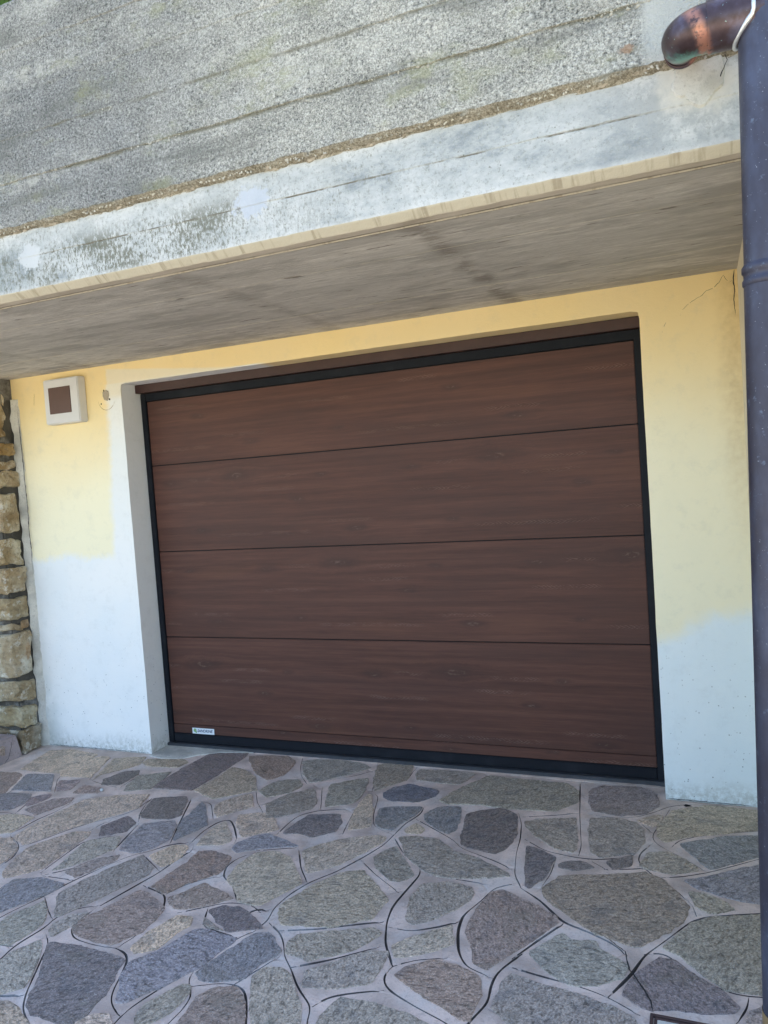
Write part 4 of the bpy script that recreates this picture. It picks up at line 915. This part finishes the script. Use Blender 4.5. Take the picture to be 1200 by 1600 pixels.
# ------------------------------------------------------------------ concrete slab and parapet
def build_balcony():
    prof = []                                           # (y, z, roughness of the edge)
    yb = .6
    rr = random.Random(3)
    ys = [.6]
    y = .52
    while y > -1.30:
        ys.append(y); y -= .104
    h = 0
    for yv in ys:                                       # soffit boards: each at its own height, a thin fin between
        prof.append((yv, 2.3180+h, .3)); h = rr.uniform(-.0007, .0007)
        prof.append((yv-.0012, 2.3180+h, .3))
    prof += [(-1.325, 2.318, .3), (-1.330, 2.3215, .3), (-1.338, 2.3215, .3), (-1.342, 2.3175, .3),
             (-1.386, 2.3175, 1), (-1.390, 2.3195, 1), (-1.411, 2.3375, 1), (-1.4135, 2.341, .8)]
    for z in (2.37, 2.40, 2.43, 2.4535): prof.append((-1.4135, z, .8))
    prof += [(-1.4115, 2.4555, 1.01), (-1.4118, 2.459, 1.01), (-1.4150, 2.461, 1)]
    for z in (2.49, 2.52): prof.append((-1.4150, z, .8))
    prof += [(-1.4150, 2.549, 2.0), (-1.4165, 2.553, 3.4), (-1.4240, 2.558, 4.6), (-1.4320, 2.564, 4.6), (-1.4385, 2.573, 3.4)]
    z = 2.575; off = 0; jts = []
    while z < 3.34:
        z1 = min(z+.156, 3.355)
        for k in range(1, 6):
            zz = z+(z1-z)*k/6; prof.append((-1.4385-off, zz, 1.3))
        jd = {0: 1.0, 1: .35, 2: .5}.get(len(jts), .2); jts.append(z1)
        off2 = rr.uniform(-.0022, .0026)*(.5+jd*.5)
        prof += [(-1.4385-off, z1-.004, 1.8), (-1.4385-min(off, off2)+.0030*jd, z1-.001, 2.01), (-1.4385-off2, z1+.003, 1.8)]
        off = off2; z = z1
    prof += [(-1.432, 3.368, 1.2), (-1.422, 3.375, 1), (-1.24, 3.375, .5), (-1.232, 3.367, .5), (-1.232, 2.62, .3), (.6, 2.62, .3)]
    xs = [-6, -4, -2, -1.2]
    x = -1.0
    while x < 0.5: xs.append(x); x += .08
    while x < 3.34: xs.append(x); x += .010
    xs += [3.45, 3.7, 4.2, 5.6]
    verts = []
    for x in xs:
        for (y, z, r) in prof:
            a = .0022*r*nz(x*11, z*9, y*9+2)+.0010*r*nz(x*45, z*40, y*40)
            b = .0016*r*nz(x*13, z*9+5, y*9)+.0012*r*nz(x*50, z*30+5, y*30)
            w = .006*nz(x*.8, z*.9, 4) if z > 2.33 and y < -1.3 else 0
            if r == 1.01: a -= .0035*max(0, min(1, .5-1.8*nz(x*2.3, 3, 9)))
            if r == 2.01: a += .004*max(-.6, nz(x*2.1, z*3, 6))
            if y < -1.3: verts.append((x, y+a+w, z+b if r >= .8 else z+b*.3))
            else: verts.append((x, y, z+.15*b))
    n = len(prof); faces = []
    for i in range(len(xs)-1):
        for k in range(n):
            faces.append((i*n+k, i*n+(k+1) % n, (i+1)*n+(k+1) % n, (i+1)*n+k))
    faces.append(tuple(range(n))); faces.append(tuple((len(xs)-1)*n+k for k in range(n))[::-1])
    bm = bmesh.new(); vv = [bm.verts.new(v) for v in verts]
    for f in faces: bm.faces.new([vv[i] for i in f])
    return from_bm('concrete_balcony', bm, CONC)
balcony = build_balcony()
tag(balcony, 'overhanging grey board-marked concrete slab and parapet above the garage door', 'balcony')
def wash(name, cx, cz, rx, rz, mat, seed):
    bm = bmesh.new(); n = 40; rg = []
    for sc, h in ((1, -.004), (.93, .0035), (.6, .0045), (.25, .004)):
        ring = []
        for a in range(n):
            t = a*2*math.pi/n; r = 1+.34*nz(math.cos(t)*1.5, math.sin(t)*1.5, seed)+.10*nz(math.cos(t)*6, math.sin(t)*6, seed)
            px, pz = cx+rx*sc*r*math.cos(t), cz+rz*sc*r*math.sin(t)
            ring.append(bm.verts.new((px, -1.417-h-.006*0+.006*nz(px*.8, pz*.9, 4)-.0012*nz(px*40, pz*40, seed), pz)))
        rg.append(ring)
    for A_, B_ in zip(rg, rg[1:]):
        for i in range(n): bm.faces.new((A_[i], A_[(i+1) % n], B_[(i+1) % n], B_[i]))
    bm.faces.new(rg[-1]); return from_bm(name, bm, mat, balcony)
wash('mortar_patch', 3.152, 2.528, .066, .072, mat_mortar('rough_grey_render', (.60, .59, .53)), 21)
ribbon('crack', [(3.222, -1.4215, 2.598), (3.214, -1.4215, 2.565), (3.221, -1.4215, 2.54), (3.203, -1.4215, 2.505), (3.188, -1.4215, 2.478), (3.165, -1.4215, 2.466), (3.14, -1.4215, 2.462), (3.12, -1.4215, 2.468)], (.0015, .0010), (0, -1, 0), CRACKM, balcony)

bm = bmesh.new(); rb = random.Random(21)
for k in range(900):
    x = rb.uniform(.5, 3.3)
    if rb.random() < .5: z = 2.566+rb.gauss(0, .005); y = -1.428
    else: z = (2.731 if rb.random() < .7 else 2.887)+.004*nz(x*4, 1, 1)+rb.gauss(0, .004); y = -1.437
    if z > 2.6 and nz(x*3.1, z*9, 2) < .0: continue
    y += .006*nz(x*.8, z*.9, 4); rr_ = rb.uniform(.0018, .0050)
    m_ = Matrix.Translation((x, y, z)) @ Matrix.Rotation(rb.uniform(0, 6), 4, 'Y') @ Matrix.Diagonal((rb.uniform(.8, 1.6), .8, rb.uniform(.6, 1), 1))
    bmesh.ops.create_icosphere(bm, subdivisions=1, radius=rr_, matrix=m_)
pb = from_bm('exposed_aggregate', bm, mat_mortar('aggregate', (.50, .47, .38)), balcony); pb['kind'] = 'stuff'

# terrace floor on the slab behind the parapet and the hill the garage is dug into
tag(from_bm('terrace', box_bm(-6, 5.6, -1.226, 9, 2.625, 2.70), DECK), kind='structure')
tag(from_bm('hillside', box_bm(-6, 5.6, .62, 9, -.1, 2.60), EARTH), kind='structure')

# ------------------------------------------------------------------ stone pillar on the left
pillar = empty('stone_pillar', (-1.3, -.09, 0))
tag(pillar, 'rough sandstone wall with dark recessed mortar left of the yellow plaster', 'stone wall')
from_bm('mortar_core', box_bm(-4.5, -.855, -.155, .44, -.05, 2.335, .01), WALLMORTAR, pillar)
def block(x0, x1, y0, y1, z0, z1, tone, parent, seed, cuts=6, amp=1.0, mat=None, name='stone'):
    bm = box_bm(x0, x1, y0, y1, z0, z1)
    bmesh.ops.bevel(bm, geom=bm.edges[:], offset=min(.008, (z1-z0)*.2), segments=1, affect='EDGES')
    long = [e for e in bm.edges if e.calc_length() > .05]
    bmesh.ops.subdivide_edges(bm, edges=long, cuts=cuts, use_grid_fill=True)
    cx, cy, cz = (x0+x1)/2, (y0+y1)/2, (z0+z1)/2
    for v in bm.verts:
        c = v.co; s = seed*3.7
        d = Vector((nz(c.y*9+s, c.z*9, s), nz(c.x*9, c.z*9+s, 2+s), nz(c.x*8+s, c.y*8, 5+s)))*.026*amp
        d += Vector((nz(c.y*30+s, c.z*30, s), nz(c.x*30, c.z*30+s, 2), nz(c.x*30+s, c.y*30, 5)))*.013*amp
        d.z *= .8
        v.co = c+d
    o = from_bm(name, bm, mat or SAND, parent, False); o.color = (*tone, 1); return o
ST = [((0.62, 0.50, 0.31), 1.965, 2.25), ((0.70, 0.53, 0.25), 1.850, 1.922), ((0.56, 0.45, 0.28), 1.770, 1.818), ((0.55, 0.45, 0.29), 1.645, 1.742),
      ((0.58, 0.47, 0.31), 1.375, 1.612), ((0.62, 0.53, 0.34), 1.168, 1.325), ((0.72, 0.62, 0.43), .998, 1.148), ((0.72, 0.68, 0.50), .832, .964),
      ((0.65, 0.59, 0.45), .768, .806), ((0.80, 0.75, 0.60), .478, .742), ((0.72, 0.69, 0.55), .325, .446), ((0.62, 0.59, 0.41), .165, .290), ((0.28, 0.26, 0.21), .006, .150)]
rp = random.Random(5)
for i, (c, z0, z1) in enumerate(ST):
    xr = -.832+rp.uniform(-.006, .010); L = rp.uniform(.30, .55)
    yfar = -.034 if i != 8 else -.09
    if i == 0: xr -= .02; yfar = -.06
    block(xr-L, xr, -.185+rp.uniform(-.006, .006), yfar+rp.uniform(-.008, .004), z0, z1, c, pillar, i)
    x = xr-L-.03
    while x > -4.4:
        w = rp.uniform(.22, .5)
        t = tuple(k*rp.uniform(.8, 1.1) for k in (.54, .47, .33))
        block(max(-4.5, x-w), x, -.188, -.10, z0+rp.uniform(-.004, .008), z1+rp.uniform(-.008, .004), t, pillar, i*9+x, cuts=2)
        x -= w+.03
block(-.846, -.826, -.10, -.03, .775, .822, (.55, .36, .20), pillar, 77, 2)

# raised landing running forward beside the driveway
step = empty('stone_landing', (-1.9, -1.6, 0))
tag(step, 'low stone landing with pinkish mortar at the foot of the sandstone wall', 'landing')
bm = box_bm(-4.5, -.862, -4.5, -.19, -.05, .128, .008)
for v in bm.verts:
    if v.co.z < 0 and v.co.x > -1: v.co.x += .05
from_bm('mortar_bed', bm, mat_mortar('landing_mortar', (.34, .28, .27)), step)
yv = -.262; k = 0
while yv > -4.3:
    L = rp.uniform(.3, .5)
    c = TONE[['bl', 'gy', 'bp', 'gn'][k % 4]]
    block(-1.45, -.915, yv-L, yv, .10, .140, c, step, 30+k, 3, .35, STONE, 'tread_stone')
    block(-1.2, -.842, yv-L+.01, yv-.035, .004, .098, TONE['br'], step, 60+k, 3, .5, STONE, 'riser_stone')
    xl = -1.48
    while xl > -4.2:
        w = rp.uniform(.3, .55); block(xl-w, xl, yv-L, yv, .10, .138, TONE[rp.choice(TONEK)], step, xl*9+k, 2, .35, STONE, 'tread_stone'); xl -= w+.03
    yv -= L+.03; k += 1
ribbon('crack', [(-.846, -.245, .13), (-.838, -.27, .08), (-.82, -.31, .03), (-.805, -.36, .006)], (.002, .002), (1, 0, 0), CRACKM, step, .012)

# ------------------------------------------------------------------ square wall light
lamp = empty('wall_light', (-.39, 0, 2.135))
tag(lamp, 'square pale grey wall light with a brown centre cover, high on the left pier', 'wall light')
bm = box_bm(-.530, -.2625, -.062, .001, 2.004, 2.270, .006, 3)
for v in bm.verts:
    if v.co.y > -.02: v.co.x = -.396+(v.co.x+.396)*1.035; v.co.z = 2.137+(v.co.z-2.137)*1.02
from_bm('housing', bm, PLASTIC, lamp, False)
from_bm('brown_cover', box_bm(-.4885, -.3215, -.0660, -.060, 2.063, 2.2195, .0015, 2), BROWNP, lamp)

# ------------------------------------------------------------------ copper downpipe
pipe = empty('downpipe', (3.238, -1.60, 0))
tag(pipe, 'tall weathered copper downpipe at the right edge, joined by a curved elbow', 'downpipe')
def pc(z): return (3.2385+.0207*z, -1.60, z)
R0 = .055
def seg(name, z0, z1, r, mat, n=12):
    bm = bmesh.new(); pts = [pc(z0+(z1-z0)*i/n) for i in range(n+1)]; sweep(bm, pts, r, 40); return from_bm(name, bm, mat, pipe, True)
seg('lower_tube', .168, 1.980, R0, PIPE)
seg('upper_tube', 1.965, 4.2, R0-.0012, PIPE)
bm = bmesh.new()
prf = [(1.932, R0), (1.936, R0+.0030), (1.945, R0+.0032), (1.950, R0+.0002), (1.960, R0+.0002), (1.964, R0+.004), (1.976, R0+.004), (1.984, R0-.0012)]
sweep(bm, [pc(z) for z, r in prf], [r for z, r in prf], 40)
from_bm('collar', bm, PIPE, pipe, True)
seg('base_shoe', -.02, .170, R0+.0015, SHOE, 2)
EZ = 2.545; cx = pc(EZ)[0]; PY = -1.60
bm = bmesh.new()
pts = [(cx, PY, EZ), (3.205, PY, EZ)]; rad = [.0545, .0545]
bc = (3.172, PY+.060)
for a in range(0, 91, 9):
    t = math.radians(a); pts.append((bc[0]-.058*math.sin(t), bc[1]-.060*math.cos(t), EZ+.012*(a/90)**2)); rad.append(.0530-.009*(a/90)**1.5)
pts += [(3.1135, -1.512, EZ+.020), (3.114, -1.485, EZ+.030), (3.116, -1.450, EZ+.040), (3.118, -1.39, EZ+.05)]; rad += [.0425, .041, .040, .040]
sweep(bm, pts, rad, 40)
from_bm('elbow', bm, ELBOW, pipe, True)
bm = bmesh.new(); sweep(bm, [(cx-.02, PY, EZ), (3.174, PY, EZ), (3.1725, PY, EZ), (3.1725, PY, EZ)], [.0572, .0570, .0560, .0525], 40)
from_bm('elbow_socket', bm, ELBOW, pipe, True)
bm = bmesh.new(); sweep(bm, [(3.1155, -1.462, EZ+.036), (3.116, -1.458, EZ+.038), (3.116, -1.430, EZ+.045)], [.0405, .0445, .0445], 36)
from_bm('wall_socket', bm, ELBOW, pipe, True)
bm = bmesh.new(); pts = []
for a in range(0, 361, 10):
    t = math.radians(a); yy = .057*math.cos(t); zz = .057*math.sin(t)
    pts.append((cx-math.sqrt(max(0, (R0+.003)**2-min(abs(yy), R0)**2))-.004, PY+yy, EZ+zz))
sweep(bm, pts, [.0050+.0020*nz(i*.4, 0, 2) for i in range(len(pts))], 8)
from_bm('solder_seam', bm, SOLDER, pipe, True)

# ------------------------------------------------------------------ inspection cover in the paving
drain = empty('drain_cover', (3.1, -1.66, 0))
tag(drain, 'rusty iron frame of an inspection cover let into the paving by the downpipe', 'drain cover')
dx0, dx1, dy0, dy1 = 2.906, 3.17, -1.80, -1.463
for a in ((dx0, dx1, dy1-.008, dy1), (dx0, dx1, dy0, dy0+.008), (dx0, dx0+.008, dy0+.0085, dy1-.0085), (dx1-.008, dx1, dy0+.0085, dy1-.0085)):
    from_bm('frame_bar', box_bm(*a, -.01, .0085, .001, 1), RUST, drain)
for a in ((dx0+.012, dx1-.012, dy1-.019, dy1-.012), (dx0+.012, dx0+.019, dy0+.012, dy1-.0195)):
    from_bm('cover_rim', box_bm(*a, -.01, .0065, .001, 1), RUST, drain)
from_bm('cover_infill', box_bm(dx0+.0195, dx1-.012, dy0+.012, dy1-.0195, -.01, .0055, .001, 1), CEMENT, drain)

# ------------------------------------------------------------------ small things lying on the paving
bm = bmesh.new(); bmesh.ops.create_icosphere(bm, subdivisions=3, radius=.009)
for v in bm.verts: v.co = Vector((v.co.x*1.2, v.co.y, v.co.z*.8))*(1+.2*nz(*(v.co*120)))+Vector((.103, -.53, .008))
tag(from_bm('pebble', bm, PEBBLEM, None, True), 'small white pebble on the paving left of the garage door', 'pebble')
bm = bmesh.new()
vs_ = [bm.verts.new((2.981+a, -.070+b, .006+c)) for a, b, c in ((-.020, 0, .004), (-.008, -.009, .002), (.010, -.010, .006), (.021, -.001, .003), (.009, .009, .001), (-.009, .008, .007), (0, 0, .009))]
for i in range(6): bm.faces.new((vs_[i], vs_[(i+1) % 6], vs_[6]))
bmesh.ops.solidify(bm, geom=bm.faces[:], thickness=.001)
tag(from_bm('dead_leaf', bm, DRYLEAF), 'small black curled leaf at the foot of the right pier', 'leaf')
bm = bmesh.new(); sweep(bm, [(.79, -.070, .012), (.82, -.098, .009), (.845, -.117, .010), (.872, -.128, .008)], [.0016, .0018, .0015, .0008], 6, True)
sweep(bm, [(.845, -.117, .010), (.85, -.135, .009), (.872, -.150, .008)], [.0012, .001, .0006], 6, True)
tag(from_bm('twig', bm, STEM), 'thin dry twig lying on the paving before the door', 'twig')

# ------------------------------------------------------------------ shrub on the terrace, above the parapet
shrub = empty('terrace_shrub', (.35, -.98, 2.70))
tag(shrub, 'green leafy shrub just showing over the top left of the concrete parapet', 'shrub')
rl = random.Random(9); bl_ = bmesh.new(); bs = bmesh.new(); bt = box_bm(-.15, .85, -1.14, -.80, 2.70, 2.98, .01)
from_bm('planter', bt, CREAM, shrub)
for i in range(44):
    bx, by = rl.uniform(-.1, .8), rl.uniform(-1.1, -.84)
    tx, ty, tz = rl.uniform(.28, .84), rl.uniform(-1.38, -.98), rl.uniform(3.40, 3.74)
    pts = [(bx, by, 2.95), ((bx+tx)/2, (by+ty)/2, (2.95+tz)/2), (tx, ty, tz)]
    sweep(bs, pts, [.006, .004, .002], 5)
    for j in range(60):
        f = rl.uniform(.55, 1); p = Vector(pts[0]).lerp(Vector(pts[2]), f)+Vector((rl.gauss(0, .03), rl.gauss(0, .03), rl.gauss(0, .02)))
        d = Vector((rl.uniform(-1, 1), rl.uniform(-1, 1), rl.uniform(-.3, .9))).normalized(); s_ = d.cross(Vector((rl.random(), rl.random(), 1))).normalized()
        L = rl.uniform(.035, .06); w = L*.25; up = s_.cross(d)*L*.1
        a, b, c, e = [bl_.verts.new(q) for q in (p, p+d*L*.5+s_*w+up, p+d*L, p+d*L*.5-s_*w+up)]
        m_ = bl_.verts.new(p+d*L*.5)
        bl_.faces.new((a, b, m_)); bl_.faces.new((b, c, m_)); bl_.faces.new((c, e, m_)); bl_.faces.new((e, a, m_))
from_bm('stems', bs, STEM, shrub); f_ = from_bm('foliage', bl_, LEAF, shrub); f_['kind'] = 'stuff'
